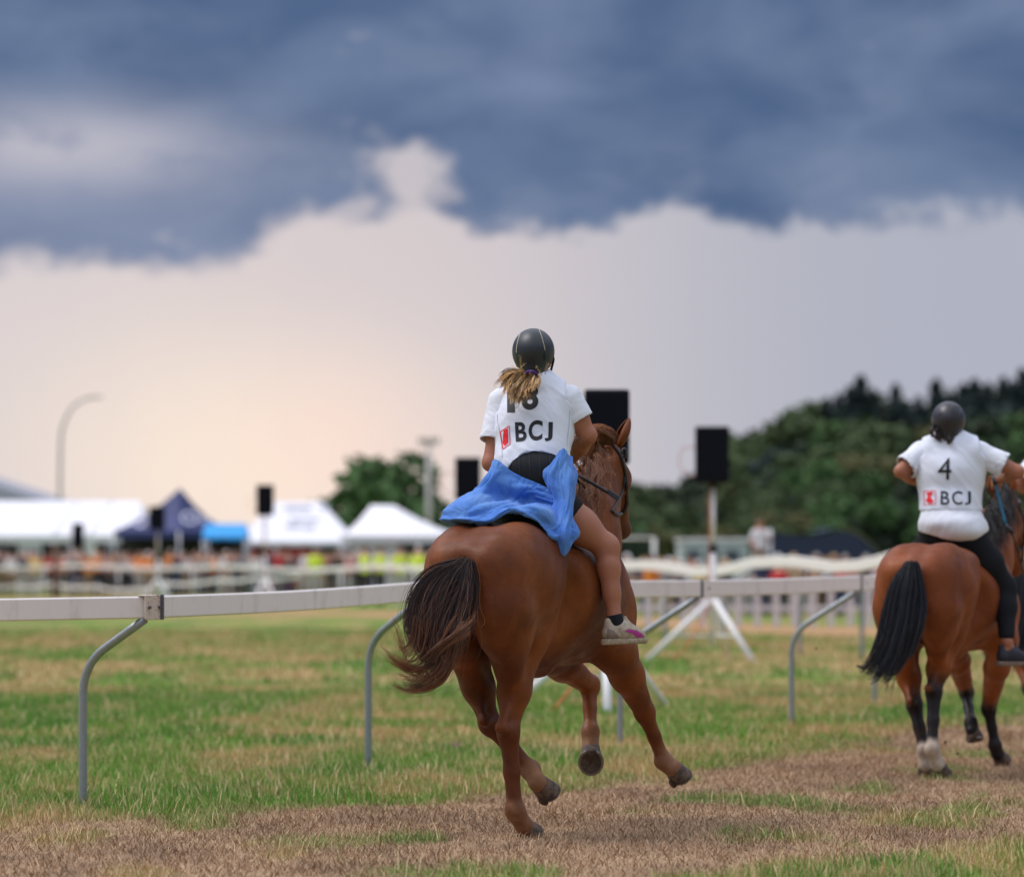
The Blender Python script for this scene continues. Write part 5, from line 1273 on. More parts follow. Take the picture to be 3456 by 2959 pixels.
# ---- the rider on the chestnut
R = dict(pelvis=P(1800, 1695, 18.76), waist=P(1797, 1580, 18.74), chest=P(1808, 1430, 18.84), upper=P(1806, 1345, 18.88), neck=P(1803, 1285, 18.86), head=P(1800, 1200, 18.86),
         sr=P(1915, 1352, 18.84), er=P(1986, 1468, 18.84), wr=P(1905, 1575, 19.10), sl=P(1698, 1360, 18.90), elb=P(1656, 1562, 18.82), wl=P(1745, 1610, 19.12),
         hr=P(1872, 1705, 18.70), kr=P(2046, 1846, 18.71), ar=P(2074, 2085, 18.66), hl=P(1745, 1700, 18.86))
R['kl'] = H1.world((-0.385, 1.10, 1.28)); R['al'] = H1.world((-0.40, 0.98, 0.93))
LO, HI = (-0.55, 18.35, 0.7), (0.85, 19.6, 2.5)
def torso(B, g, k=0.06, hips=True, up=True):
    B.cone(R['waist'] + np.array([-.054, 0, 0]), R['chest'] + np.array([-.070, 0, .01]), 0.100 + g, 0.105 + g, k)
    B.cone(R['waist'] + np.array([.054, 0, 0]), R['chest'] + np.array([.070, 0, .01]), 0.100 + g, 0.105 + g, k)
    if up:
        B.cone(R['chest'] + np.array([-.06, -.005, 0]), R['sl'] + np.array([.045, 0, -.01]), 0.105 + g, 0.068 + g, k)
        B.cone(R['chest'] + np.array([.06, -.005, 0]), R['sr'] + np.array([-.045, 0, -.01]), 0.105 + g, 0.068 + g, k)
        B.cone(R['chest'], R['upper'], 0.11 + g, 0.085 + g, k)
        B.cone(R['sl'] + np.array([.03, 0, .012]), R['neck'] + np.array([0, 0, -.01]), 0.050 + g, 0.052 + g, k)
        B.cone(R['sr'] + np.array([-.03, 0, .012]), R['neck'] + np.array([0, 0, -.01]), 0.050 + g, 0.052 + g, k)
    if hips:
        B.cone(R['pelvis'] + np.array([-.07, 0, 0]), R['waist'] + np.array([-.04, 0, 0]), 0.118 + g, 0.096 + g, k)
        B.cone(R['pelvis'] + np.array([.07, 0, 0]), R['waist'] + np.array([.04, 0, 0]), 0.118 + g, 0.096 + g, k)
def body1(B):
    torso(B, 0.0)
    B.cone(R['neck'], R['head'], 0.052, 0.060, 0.04)
    B.ell(R['head'] + np.array([0, 0.02, 0.0]), (0.074, 0.092, 0.108), 0.03)
    hc = R['head']
    B.ell(hc + np.array([0, .075, -.055]), (.048, .045, .055), .03); B.cone(hc + np.array([0, .108, -.01]), hc + np.array([0, .122, -.04]), .011, .014, .012)   # jaw, nose
    B.ell(hc + np.array([0, .108, -.068]), (.022, .010, .007), .008); B.ell(hc + np.array([0, .09, -.098]), (.022, .02, .018), .02)                             # lips, chin
    for s in (-1, 1):
        B.ell(hc + np.array([s * .078, .01, -.03]), (.010, .022, .032), .012); B.ell(hc + np.array([s * .03, .10, .0]), (.016, .01, .010), .012, sub=True)        # ear, eye socket
    for s, e, w, tilt in (('sr', 'er', 'wr', 1), ('sl', 'elb', 'wl', -1)):
        sh = R[s]
        B.chain([sh, sh * .5 + R[e] * .5, R[e]], [0.055, 0.047, 0.040], 0.04)
        B.chain([R[e], R[e] * .65 + R[w] * .35, R[w]], [0.040, 0.043, 0.026], 0.02)
        hand(B, R[w], unit(R[w] - R[e]) * 0.6 + np.array([0, .6, -.2]), np.array([0, 0.2, 1.0]))
    for hp, kn, an in (('hr', 'kr', 'ar'), ('hl', 'kl', 'al')):
        h_, k_, a_ = R[hp], R[kn], R[an]
        B.chain([h_, h_ * .5 + k_ * .5, k_], [0.098, 0.083, 0.058], 0.05)
        B.ell(k_ + np.array([.004, .01, 0]), (.056, .056, .062), .03)
        B.chain([k_, k_ * .7 + a_ * .3, k_ * .35 + a_ * .65, a_], [0.054, 0.054, 0.041, 0.033], 0.03)
        B.cone(k_ * .75 + a_ * .25 + np.array([-.004, -.022, 0]), k_ * .45 + a_ * .55 + np.array([-.002, -.01, 0]), .036, .028, .03)
        fd = np.array([0.88, 0.42, -0.06]) if hp == 'hr' else np.array([-.45, .88, -.1])
        B.cone(a_, a_ + np.array([0, 0, -.06]) + fd * .03, .033, .032, .02); B.cone(a_ + np.array([0, 0, -.07]) - fd * .03, a_ + np.array([0, 0, -.085]) + fd * .13, .030, .022, .02)
B1 = SDF(LO, HI, 0.0085); body1(B1); V, Q = B1.mesh(4)
rider1 = obj('person', mesh_from('person', V, Q, True), skin_m)
tag(rider1, 'rider in white vest number 18 and black helmet with blue jacket tied at waist', 'person')
pb = np.array(R['pelvis'])
# black shorts, lumbar belt
def shorts(B):
    torso(B, 0.010, hips=True, up=False)
    for hp, kn in (('hr', 'kr'), ('hl', 'kl')): B.cone(R[hp], R[hp] * .62 + R[kn] * .38, 0.108, 0.096, 0.05)
    zt = P(1800, 1640, 18.7)[2]; B.cut((0, 0, 1), zt)
    for hp, kn in (('hr', 'kr'), ('hl', 'kl')):
        n = unit(R[kn] - R[hp]); side = np.sign(n[0])
    X_ = B.ax[0][:, None, None]; Y_ = B.ax[1][None, :, None]; Z_ = B.ax[2][None, None, :]
    for hp, kn in (('hr', 'kr'), ('hl', 'kl')):
        n = unit(R[kn] - R[hp]); o = R[hp] * .68 + R[kn] * .32
        B.F = np.maximum(B.F, ((X_ - o[0]) * n[0] + (Y_ - o[1]) * n[1] + (Z_ - o[2]) * n[2]).astype(np.float32))
part_sdf('shorts', shorts, LO, HI, 0.009, black_cloth, rider1)
def belt(B):
    torso(B, 0.013, hips=True, up=True); B.cut((0, 0, 1), P(0, 1500, 18.6)[2]); B.cut((0, 0, -1), -P(0, 1645, 18.6)[2])
belt_o = part_sdf('lumbar_belt', belt, LO, HI, 0.007, mat('belt_neoprene', lin(22, 23, 28), 0.7, bump=.2, bscale=120), rider1)
def sleeve(s, e, L, flare, g):
    a, b = R[s], R[e]; n = unit(b - a); end = a + (b - a) * L
    def fn(B):
        B.cone(a + np.array([0, 0, 0]), end, 0.066 + g, 0.066 + flare, 0.03)
        B.cone(R['upper'] * .35 + a * .65, a, 0.066 + g, 0.066 + g, 0.04)
        B.cut(n, float(n.dot(end)) - 0.002)
        B.cone(end - n * 0.03, end + n * 0.05, 0.055 + flare, 0.058 + flare, 0.004, sub=True)
    return fn
part_sdf('shirt_sleeve', sleeve('sr', 'er', 0.60, 0.010, 0.004), LO, HI, 0.0055, white_tee, rider1, 2, wrinkles(0.007, 0.6, -0.8, 26, 3))
part_sdf('shirt_sleeve', sleeve('sl', 'elb', 0.66, 0.014, 0.002), LO, HI, 0.0055, white_tee, rider1, 2, wrinkles(0.007, 0.5, 0.85, 26, 6))
def undershirt(B):
    torso(B, 0.009, k=0.06); B.cut((0, 0, -1), -P(0, 1560, 18.6)[2])
part_sdf('shirt', undershirt, LO, HI, 0.008, white_tee, rider1, 4)
def vest(B):
    torso(B, 0.017, k=0.07)
    X_ = B.ax[0][:, None, None]; Z_ = B.ax[2][None, None, :]; xc, _, zc = P(1806, 1522, 18.6)
    B.F = np.maximum(B.F, (zc - 2.2 * (X_ - xc) ** 2 - 0.5 * np.maximum(-(X_ - xc) - .05, 0) - Z_).astype(np.float32))
    for s, e in (('sr', 'er'), ('sl', 'elb')):                      # arm holes
        n = unit((R[s] - R['upper']) * np.array([1, 0, 0.25]) + np.array([0, 0, .0])); o = R[s] - n * 0.012
        X3 = B.ax[0][:, None, None] * n[0] + B.ax[1][None, :, None] * n[1] + B.ax[2][None, None, :] * n[2] - n.dot(o)
        B.F = np.maximum(B.F, (X3 - 1.0 * np.maximum(R[s][2] + 0.0 - Z_, 0)).astype(np.float32))
    B.cone(R['neck'] + np.array([0, -.01, .02]), R['neck'] + np.array([0, -.03, .10]), 0.058, 0.075, 0.01, sub=True)
vest1 = part_sdf('vest', vest, LO, HI, 0.0055, white_knit, rider1, 4, wrinkles(0.015, 0.75, 0.65, 15, 1))
bvv = bvh_of(vest1)
print_on('number', bvv, text_px('1', (1712, 1302, 1738, 1392), -0.015), ink, rider1)
print_on('number', bvv, text_px('8', None, 0.035, [(1760, 1384), (1816, 1382), (1818, 1292), (1762, 1292)]), ink, rider1)
print_on('lettering', bvv, text_px('B', None, 0.028, [(1741, 1491), (1778, 1488), (1776, 1424), (1738, 1425)]), ink, rider1)
print_on('lettering', bvv, text_px('C', None, 0.030, [(1784, 1489), (1830, 1485), (1832, 1417), (1784, 1419)]), ink, rider1)
print_on('lettering', bvv, text_px('J', None, 0.030, [(1838, 1489), (1864, 1488), (1866, 1424), (1838, 1424)]), ink, rider1)
outl = [(1689, 1457), (1719, 1437), (1722, 1498), (1698, 1516)]
em = obj('emblem', None) if False else None
e1 = print_on('emblem', bvv, poly_px([(1700, 1453), (1714, 1445), (1705, 1474), (1716, 1493), (1704, 1506), (1697, 1496)]), red_ink, rider1)
for a, b in zip(outl, outl[1:] + outl[:1]): print_on('emblem_border', bvv, line_px([a, b], 2.6), red_ink, e1)
# vest binding along the arm hole and hem, belt ribs
seam_m = mat('seam_shadow', lin(196, 196, 206), .9)
for pth in ([(1898, 1268), (1912, 1310), (1925, 1370), (1921, 1440), (1914, 1500)], [(1690, 1330), (1678, 1400), (1684, 1450), (1692, 1500), (1694, 1540)]):
    print_on('binding', bvv, line_px(pth, 4), white_tee, rider1, 0.004)
bvb = bvh_of(belt_o)
for x in (1752, 1786, 1820, 1854): print_on('belt_rib', bvb, line_px([(x, 1535), (x + 1, 1580), (x + 3, 1612)], 4), mat('belt_rib', lin(38, 39, 46), .6), belt_o, 0.003)
# helmet with piping
hc = P(1800, 1186, 18.86)
def helm(B):
    B.ell(hc + np.array([0, 0.005, 0.0]), (0.1045, 0.135, 0.114), 0.02)
    B.cone(hc + np.array([0, -0.045, -0.05]), hc + np.array([0, -.06, -.088]), 0.072, 0.052, 0.03, flat=(1, 0.8))
    B.ell(hc + np.array([0, 0.13, -0.03]), (0.075, 0.075, 0.012), 0.03)
    X_ = B.ax[0][:, None, None]; Y_ = B.ax[1][None, :, None]; Z_ = B.ax[2][None, None, :]
    B.F = np.maximum(B.F, (hc[2] - 0.112 + np.maximum(Y_ - hc[1] + 0.05, 0) * 0.55 - Z_).astype(np.float32) + 0 * X_.astype(np.float32))
helmet1 = part_sdf('helmet', helm, hc - 0.28, hc + 0.28, 0.006, helmet_m, rider1, 6)
bvh1 = bvh_of(helmet1)
for pth in ([(1765, 1112), (1753, 1135), (1745, 1165), (1743, 1190)], [(1819, 1112), (1828, 1138), (1835, 1163), (1839, 1182)]):
    print_on('piping', bvh1, line_px(pth, 2.6), piping_m, helmet1, 0.0015)
for i in range(4): print_on('vent', bvh1, poly_px([(1834, 1192 + i * 6), (1840, 1192 + i * 6), (1839, 1196 + i * 6), (1834, 1196 + i * 6)]), mat('vent_dark', (0.004, 0.004, 0.004), .9), helmet1, 0.002)
MB().tube(spline([P(1866, 1202, 18.84), P(1868, 1215, 18.86), P(1862, 1240, 18.90), P(1856, 1262, 18.93)], 10), 0.006, 6).build('chin_strap', black_cloth, helmet1, True)
# ponytail
hair_g = [PX(g, d) for g, d in (
    ([(1790, 1262), (1745, 1250), (1705, 1250), (1668, 1285)], (18.74, 18.62)),
    ([(1788, 1262), (1740, 1258), (1700, 1268), (1674, 1308)], (18.74, 18.61)),
    ([(1788, 1263), (1742, 1272), (1708, 1300), (1690, 1345)], (18.73, 18.60)),
    ([(1790, 1264), (1745, 1265), (1712, 1285), (1698, 1318)], (18.73, 18.60)),
    ([(1788, 1264), (1752, 1285), (1725, 1320), (1712, 1372)], (18.72, 18.58)),
    ([(1792, 1266), (1762, 1298), (1742, 1335), (1736, 1374)], (18.72, 18.57)),
    ([(1796, 1266), (1776, 1305), (1764, 1340), (1750, 1370)], (18.72, 18.57)),
    ([(1800, 1266), (1788, 1305), (1778, 1340), (1765, 1364)], (18.72, 18.58)),
    ([(1804, 1266), (1805, 1290), (1800, 1315), (1796, 1335)], (18.72, 18.60)),
    ([(1806, 1264), (1826, 1272), (1822, 1295), (1812, 1315)], (18.72, 18.62)))]
wisps = [PX(g, d) for g, d in (
    ([(1800, 1262), (1832, 1264), (1858, 1255), (1886, 1253)], (18.72, 18.66)),
    ([(1770, 1262), (1752, 1240), (1756, 1215), (1745, 1200)], (18.72, 18.68)),
    ([(1785, 1258), (1760, 1245), (1772, 1228), (1778, 1224)], (18.72, 18.66)),
    ([(1840, 1262), (1842, 1240), (1850, 1225), (1862, 1218)], (18.72, 18.68)),
    ([(1760, 1268), (1700, 1290), (1680, 1300), (1668, 1310)], (18.70, 18.62)))]
hb, hl_, hm = lin(110, 74, 44), lin(240, 196, 136), lin(176, 126, 76)
person_hair = mat('rider_hair', (1, 1, 1), rough=0.30, spec=0.5, vcol=True)
hair_part('hair', None, rider1, [
    (hair_mass(hair_g, 900, 0.017, .001, .0004, 31, m=14, frizz=0.007, per=12, clump=.30), 0.0014, 0.0007, hb, hl_, 0.7),
    (hair_mass(hair_g, 420, 0.018, .001, .0004, 32, m=14, frizz=0.010, per=12, clump=.3), 0.0014, 0.0007, lin(44, 28, 18), lin(120, 80, 46), 0.9),
    (hair_mass(wisps + hair_g[:4], 80, 0.016, .001, .0003, 33, m=12, frizz=0.010, per=4, clump=.5), 0.0008, 0.0003, hm, hl_, 0.6)], person_hair)
MB().tube(spline([P(1772, 1262, 18.70), P(1785, 1254, 18.68), P(1800, 1256, 18.68), P(1810, 1264, 18.70)], 9), 0.009, 8).build('hair_tie', mat('purple_tie', lin(70, 34, 110), .8), rider1, True)
# blue jacket tied round the waist
def sheet(rows, nu, nv, wr, seed):
    """rows: list of lists of (px, py, d); bicubic through the control net"""
    G = np.array([[P(*c) for c in r] for r in rows]); r1 = np.stack([spline(r, nu) for r in G]); S = np.stack([spline(r1[:, i], nv) for i in range(nu)], 1)
    du = np.gradient(S, axis=1); dv = np.gradient(S, axis=0); N = np.cross(du, dv); N /= np.linalg.norm(N, axis=2, keepdims=True) + 1e-9
    u, v_ = np.meshgrid(np.linspace(0, 1, nu), np.linspace(0, 1, nv))
    wu = vnoise(u * 3 + seed * 7, v_ * 3 + seed, 2) * 1.6; n = vnoise(u * 5 + v_ * 4 + seed + wu, v_ * 3.5 - u * 2 + seed, 2) - 0.5
    n2 = vnoise(u * 7 + v_ * 5 + seed * 3 + wu * 2, v_ * 2.2 - u * 2 + seed + wu, 2) - 0.5; n3_ = vnoise(u * 26 - v_ * 7 + wu * 3, v_ * 9 + u * 8 + wu, 2) - .5
    S = S + N * (wr * (2.6 * n - 1.9 * np.abs(n2) + .4 - .55 * np.abs(n3_)))[..., None]
    q = np.arange(nu * nv).reshape(nv, nu)
    return S.reshape(-1, 3), np.stack([q[:-1, :-1], q[:-1, 1:], q[1:, 1:], q[1:, :-1]], -1).reshape(-1, 4)
denim = mat('blue_linen', lin(76, 122, 202), 0.9, spec=0.15, var=0.20, vscale=7, color2=lin(96, 138, 200), bump=0.5, bscale=220, sheen=0.15)
D = lambda row, d: [(x, y, d if not isinstance(d, (list, tuple)) else d[i]) for i, (x, y) in enumerate(row)]
rowsA = [
    D([(1648, 1585), (1668, 1546), (1728, 1588), (1785, 1618), (1840, 1640), (1885, 1648), (1925, 1640)], [18.66, 18.61, 18.575, 18.57, 18.575, 18.58, 18.60]),
    D([(1618, 1640), (1655, 1608), (1705, 1632), (1770, 1655), (1832, 1676), (1885, 1695), (1930, 1690)], [18.56, 18.50, 18.55, 18.555, 18.55, 18.53, 18.52]),
    D([(1560, 1668), (1625, 1660), (1690, 1684), (1758, 1688), (1830, 1698), (1890, 1730), (1934, 1745)], [18.52, 18.47, 18.55, 18.57, 18.55, 18.48, 18.46]),
    D([(1508, 1705), (1580, 1698), (1668, 1700), (1750, 1700), (1826, 1712), (1888, 1765), (1938, 1780)], [18.40, 18.30, 18.34, 18.36, 18.36, 18.39, 18.40]),
    D([(1486, 1735), (1565, 1730), (1655, 1730), (1738, 1716), (1815, 1730), (1870, 1790), (1932, 1808)], [18.38, 18.26, 18.27, 18.30, 18.32, 18.36, 18.37]),
    D([(1481, 1757), (1560, 1756), (1640, 1760), (1720, 1719), (1800, 1752), (1855, 1808), (1908, 1855)], [18.36, 18.24, 18.24, 18.27, 18.30, 18.34, 18.36]),
    D([(1520, 1778), (1585, 1772), (1650, 1764), (1722, 1728), (1802, 1760), (1862, 1800), (1910, 1835)], [18.50, 18.42, 18.42, 18.42, 18.44, 18.45, 18.45])]
rowsB = [
    D([(1868, 1552), (1888, 1521), (1915, 1527), (1938, 1550)], [18.62, 18.59, 18.60, 18.66]),
    D([(1834, 1592), (1872, 1572), (1918, 1572), (1950, 1600)], [18.58, 18.52, 18.53, 18.60]),
    D([(1838, 1640), (1878, 1626), (1924, 1632), (1950, 1655)], [18.56, 18.48, 18.48, 18.56]),
    D([(1872, 1694), (1896, 1688), (1926, 1696), (1940, 1715)], [18.53, 18.44, 18.44, 18.52]),
    D([(1858, 1758), (1888, 1756), (1920, 1758), (1940, 1768)], [18.50, 18.40, 18.40, 18.46]),
    D([(1848, 1798), (1882, 1806), (1918, 1806), (1952, 1802)], [18.46, 18.35, 18.36, 18.44]),
    D([(1878, 1842), (1892, 1868), (1908, 1872), (1926, 1836)], [18.42, 18.37, 18.37, 18.40])]
vA, fA = sheet(rowsA, 200, 150, 0.017, 2.0); vB, fB = sheet(rowsB, 90, 160, 0.015, 5.0)
jk = obj('jacket', mesh_from('jacket', np.concatenate([vA, vB]), np.concatenate([fA, fB + len(vA)]), True), denim, rider1)
so = jk.modifiers.new('thick', 'SOLIDIFY'); so.thickness = 0.003; so.offset = 0
hemA = vA.reshape(150, 200, 3)[124]; hemA2 = vA.reshape(150, 200, 3)[116]
MB().tube(hemA[::3] + np.array([0, -.001, 0]), .0028, 5).build('hem', denim, jk, True); MB().tube(hemA2[::3] + np.array([0, -.002, 0]), .0016, 5).build('hem_seam', denim, jk, True)
jk['label'] = 'crumpled blue jacket tied round the waist and blown back'
# shoe: upper, sole, stripe, sock, laces
def shoe(name_parent, a, fd, up, L, upper_m, sole_m, stripe_m, sock_m, tongue_m, stripe=True):
    fd = unit(fd); up = unit(up - fd * np.dot(up, fd)); sd = np.cross(fd, up)
    M = lambda x, y, z: a + fd * x + sd * y + up * z
    k = L / 0.26
    def up_fn(B):
        B.cone(M(-.045 * k, 0, -.050 * k), M(.02 * k, 0, -.045 * k), .040 * k, .041 * k, .03)
        B.cone(M(.02 * k, 0, -.048 * k), M(.132 * k, .004, -.066 * k), .042 * k, .031 * k, .03)
        B.cone(M(.005 * k, 0, -.012 * k), M(.075 * k, 0, -.036 * k), .036 * k, .032 * k, .03)
        B.cone(M(-.055 * k, 0, .012 * k), M(-.048 * k, 0, -.05 * k), .022 * k, .036 * k, .02)
        B.cone(M(.045 * k, 0, .030 * k), M(.06 * k, 0, -.02 * k), .012 * k, .022 * k, .02)
        B.cone(M(-.012 * k, 0, .07), M(-.008 * k, 0, -.0 * k), .038, .031, .008, sub=True)
        B.cut(-up, float(-(up.dot(M(0, 0, -.085 * k)))))
    c = M(.04, 0, -.03)
    o = part_sdf('shoe', up_fn, c - .22, c + .22, .0045, upper_m, name_parent, 3)
    def sole_fn(B):
        B.cone(M(-.060 * k, 0, -.095 * k), M(.02 * k, 0, -.093 * k), .039 * k, .037 * k, .02, flat=None)
        B.cone(M(.02 * k, 0, -.093 * k), M(.145 * k, .004, -.089 * k), .037 * k, .031 * k, .02)
        B.cut(up, float(up.dot(M(0, 0, -.080 * k)))); B.cut(-up, float(-(up.dot(M(0, 0, -.112 * k)))))
    part_sdf('sole', sole_fn, c - .22, c + .22, .0045, sole_m, o, 2)
    return o, M, k
cream = mat('shoe_leather', lin(196, 182, 164), .7, var=.35, vscale=35, color2=lin(140, 122, 104), bump=.3, bscale=120)
sole_w = mat('shoe_sole', lin(190, 174, 150), .8, var=.3, vscale=40, color2=lin(120, 104, 86))
sock_b = mat('black_sock', lin(22, 24, 32), .95, bump=.4, bscale=300)
ar = R['ar']
sh1, M1, k1 = shoe(rider1, P(2084, 2104, 18.66), np.array([0.90, 0.40, 0.02]), np.array([-.06, 0, 1.0]), 0.235, cream, sole_w, None, sock_b, None)
MB().tube(spline([P(2073, 2074, 18.66), P(2077, 2092, 18.66), P(2084, 2118, 18.66)], 8), [.0395, .040, .040, .040, .039, .038, .036, .034], 14).build('sock', sock_b, rider1, True)
bvs = bvh_of(sh1)
print_on('side_stripe', bvs, poly_px([(2106, 2128), (2125, 2122), (2148, 2127), (2164, 2136), (2174, 2148), (2150, 2150), (2136, 2139)], 5), mat('magenta_suede', lin(168, 52, 132), .8), sh1, .002)
print_on('heel_patch', bvs, poly_px([(2050, 2120), (2072, 2128), (2092, 2150), (2060, 2156), (2048, 2152)], 5), mat('shoe_heel', lin(128, 112, 104), .8, var=.3, vscale=60), sh1, .0015)
for i in range(4):
    q = M1((.035 + i * .016) * k1, 0, (-.004 - i * .007) * k1); MB().tube(spline([q + np.array([-.02, -.02, -.008]), q + np.array([0, -.012, .006]), q + np.array([.02, .02, -.002])], 7), .0028, 5).build('lace', mat('lace', lin(186, 172, 160), .9), sh1, True)
MB().tube(spline([M1(.04, 0, .0), M1(.055, -.02, .018), M1(.07, -.03, .004), M1(.06, -.028, -.012)], 10), .0026, 5).build('lace', mat('lace', lin(186, 172, 160), .9), sh1, True)
sh2, _, _ = shoe(rider1, R['al'] + np.array([0, 0, -.02]), np.array([-.45, .88, -.05]), np.array([0, 0, 1.0]), 0.235, cream, sole_w, None, sock_b, None)
# riding crop in the right hand
cr = empty('riding_crop', (0, 0, 0), 'black riding crop held across the neck of the chestnut horse', 'riding crop')
MB().tube(spline([P(1900, 1580, 19.06), P(1950, 1604, 18.96), P(2030, 1648, 18.86), P(2052, 1660, 18.84)], 12), np.linspace(.008, .0095, 12), 8).build('shaft', leather, cr, True)
a, b = P(2048, 1656, 18.845), P(2088, 1682, 18.81); ax_ = unit(b - a); sx = unit(np.cross(ax_, [0, 1, 0]))
MB().box((a + b) / 2, (np.linalg.norm(b - a), .008, .024), R=np.stack([ax_, np.cross(sx, ax_), sx], 1)).build('flap', leather, cr, False, .003)

# ---- the rider on the bay
R = dict(pelvis=P(3216, 1800, 23.60), waist=P(3208, 1722, 23.60), chest=P(3206, 1592, 23.66), upper=P(3206, 1525, 23.68), neck=P(3204, 1490, 23.68), head=P(3200, 1432, 23.66),
         sr=P(3302, 1530, 23.64), er=P(3436, 1592, 23.60), wr=P(3362, 1622, 23.92), sl=P(3110, 1532, 23.68), elb=P(3040, 1590, 23.62), wl=P(3130, 1640, 24.0),
         hr=P(3270, 1812, 23.55), kr=P(3392, 1985, 23.62), ar=P(3398, 2165, 23.48), hl=P(3160, 1806, 23.68))
R['kl'] = H2.world((-0.385, 1.10, 1.28)); R['al'] = H2.world((-0.41, 0.98, 0.93))
LO, HI = (2.1, 23.15, 0.6), (3.5, 24.4, 2.4)
B2 = SDF(LO, HI, 0.011); body1(B2); V, Q = B2.mesh(4)
rider2 = obj('person', mesh_from('person', V, Q, True), skin_m)
tag(rider2, 'rider in white vest number 4 and black leggings on the bay horse', 'person')
def leggings(B):
    torso(B, 0.010, hips=True, up=False)
    for hp, kn, an in (('hr', 'kr', 'ar'), ('hl', 'kl', 'al')):
        h_, k_, a_ = R[hp], R[kn], R[an]; e_ = k_ * .10 + a_ * .90
        B.chain([h_, h_ * .5 + k_ * .5, k_, k_ * .65 + a_ * .35, e_], [0.108, 0.094, 0.066, 0.063, 0.050], 0.05)
    B.cut((0, 0, 1), P(0, 1790, 23.6)[2] + 0.02)
    zc = min(R['ar'][2], R['al'][2])
    B.cut((0, 0, -1), -(R['ar'][2] + 0.022))
part_sdf('leggings', leggings, LO, HI, 0.011, mat('black_leggings', lin(24, 25, 31), 0.8, spec=.2, var=.15, vscale=20, bump=.3, bscale=60), rider2)
def tee(B):
    torso(B, 0.020, k=.06); c_ = P(3216, 1768, 23.56); B.ell(c_, (0.200, 0.165, 0.090), 0.05); B.ell(c_ + np.array([.05, -.02, -.045]), (0.150, 0.145, 0.075), 0.05)
    X_ = B.ax[0][:, None, None]; Z_ = B.ax[2][None, None, :]; a = P(3255, 1826, 23.4)
    B.F = np.maximum(B.F, (a[2] + 1.0 * np.minimum(X_ - a[0], 0) ** 2 + 2.5 * np.maximum(X_ - a[0], 0) ** 2 - Z_).astype(np.float32)); B.cut((0, 0, 1), R['waist'][2] + .02)
part_sdf('shirt_tail', tee, LO, HI, 0.008, white_tee, rider2, 4, wrinkles(0.012, 0.95, -0.3, 14, 4))
part_sdf('shirt_sleeve', sleeve('sr', 'er', 0.68, 0.016, 0.006), LO, HI, 0.008, white_tee, rider2, 3, wrinkles(0.010, 0.4, 0.9, 18, 13))
part_sdf('shirt_sleeve', sleeve('sl', 'elb', 0.78, 0.016, 0.004), LO, HI, 0.008, white_tee, rider2, 3, wrinkles(0.010, 0.4, -0.9, 18, 16))
def undershirt2(B):
    torso(B, 0.012, k=0.06); B.cut((0, 0, -1), -P(0, 1760, 23.6)[2])
part_sdf('shirt', undershirt2, LO, HI, 0.010, white_tee, rider2, 4)
def vest2(B):
    torso(B, 0.030, k=0.07); Z_ = B.ax[2][None, None, :]
    B.cut((0, 0, -1), -P(0, 1722, 23.5)[2])
    for s in ('sr', 'sl'):
        n = unit((R[s] - R['upper']) * np.array([1, 0, 0.1])); o = R[s] - n * 0.005
        X3 = B.ax[0][:, None, None] * n[0] + B.ax[1][None, :, None] * n[1] + B.ax[2][None, None, :] * n[2] - n.dot(o)
        B.F = np.maximum(B.F, (X3 - 1.0 * np.maximum(R[s][2] + 0.0 - Z_, 0)).astype(np.float32))
    B.cone(R['neck'] + np.array([0, -.01, .03]), R['neck'] + np.array([0, -.03, .10]), 0.060, 0.075, 0.01, sub=True)
vo2 = part_sdf('vest', vest2, LO, HI, 0.008, white_knit, rider2, 4, wrinkles(0.014, 0.8, 0.6, 12, 22))
bv2 = bvh_of(vo2)
print_on('number', bv2, text_px('4', None, 0.0, [(3165, 1618), (3210, 1618), (3212, 1546), (3167, 1546)]), ink, rider2, .004)
for ch, x0, x1 in (('B', 3175, 3204), ('C', 3213, 3248), ('J', 3256, 3276)):
    print_on('lettering', bv2, text_px(ch, None, 0.008, [(x0, 1702), (x1, 1703), (x1, 1658), (x0, 1657)]), ink, rider2, .004)
e2 = print_on('emblem', bv2, poly_px([(3128, 1662), (3150, 1660), (3140, 1676), (3152, 1692), (3138, 1699), (3125, 1690), (3132, 1678)]), red_ink, rider2, .004)
ol = [(3119, 1657), (3157, 1656), (3158, 1701), (3120, 1703)]
for a, b in zip(ol, ol[1:] + ol[:1]): print_on('emblem_border', bv2, line_px([a, b], 2.2), red_ink, e2, .004)
hc = P(3201, 1416, 23.66)
helmet2 = part_sdf('helmet', helm, hc - 0.28, hc + 0.28, 0.008, mat('helmet_plum', lin(44, 40, 48), .4, spec=.5, var=.15, vscale=20), rider2, 6)
bvh2 = bvh_of(helmet2)
for pth in ([(3162, 1386), (3168, 1374), (3180, 1392), (3172, 1402), (3162, 1398)], [(3208, 1385), (3222, 1368), (3240, 1375), (3232, 1398), (3212, 1400)]):
    print_on('vent', bvh2, poly_px(pth), mat('helmet_vent', lin(26, 27, 36), .5), helmet2, .003)
hg = [PX(g, d) for g, d in (([(3165, 1455), (3190, 1480), (3200, 1492)], (23.60, 23.55)), ([(3235, 1455), (3222, 1482), (3210, 1494)], (23.60, 23.55)), ([(3152, 1430), (3142, 1450), (3150, 1472), (3172, 1486)], (23.62, 23.56)),
       ([(3180, 1440), (3195, 1475), (3205, 1495)], (23.58, 23.54)), ([(3220, 1440), (3212, 1475), (3205, 1495)], (23.58, 23.54)))]
hair_part('hair', None, rider2, [(hair_mass(hg, 420, 0.012, .001, .0005, 51, m=10, frizz=.006, per=8), 0.0022, 0.001, lin(30, 22, 22), lin(52, 34, 28), 1.0)], person_hair)
navy_shoe = mat('navy_shoe', lin(34, 34, 46), .7, var=.2, vscale=40)
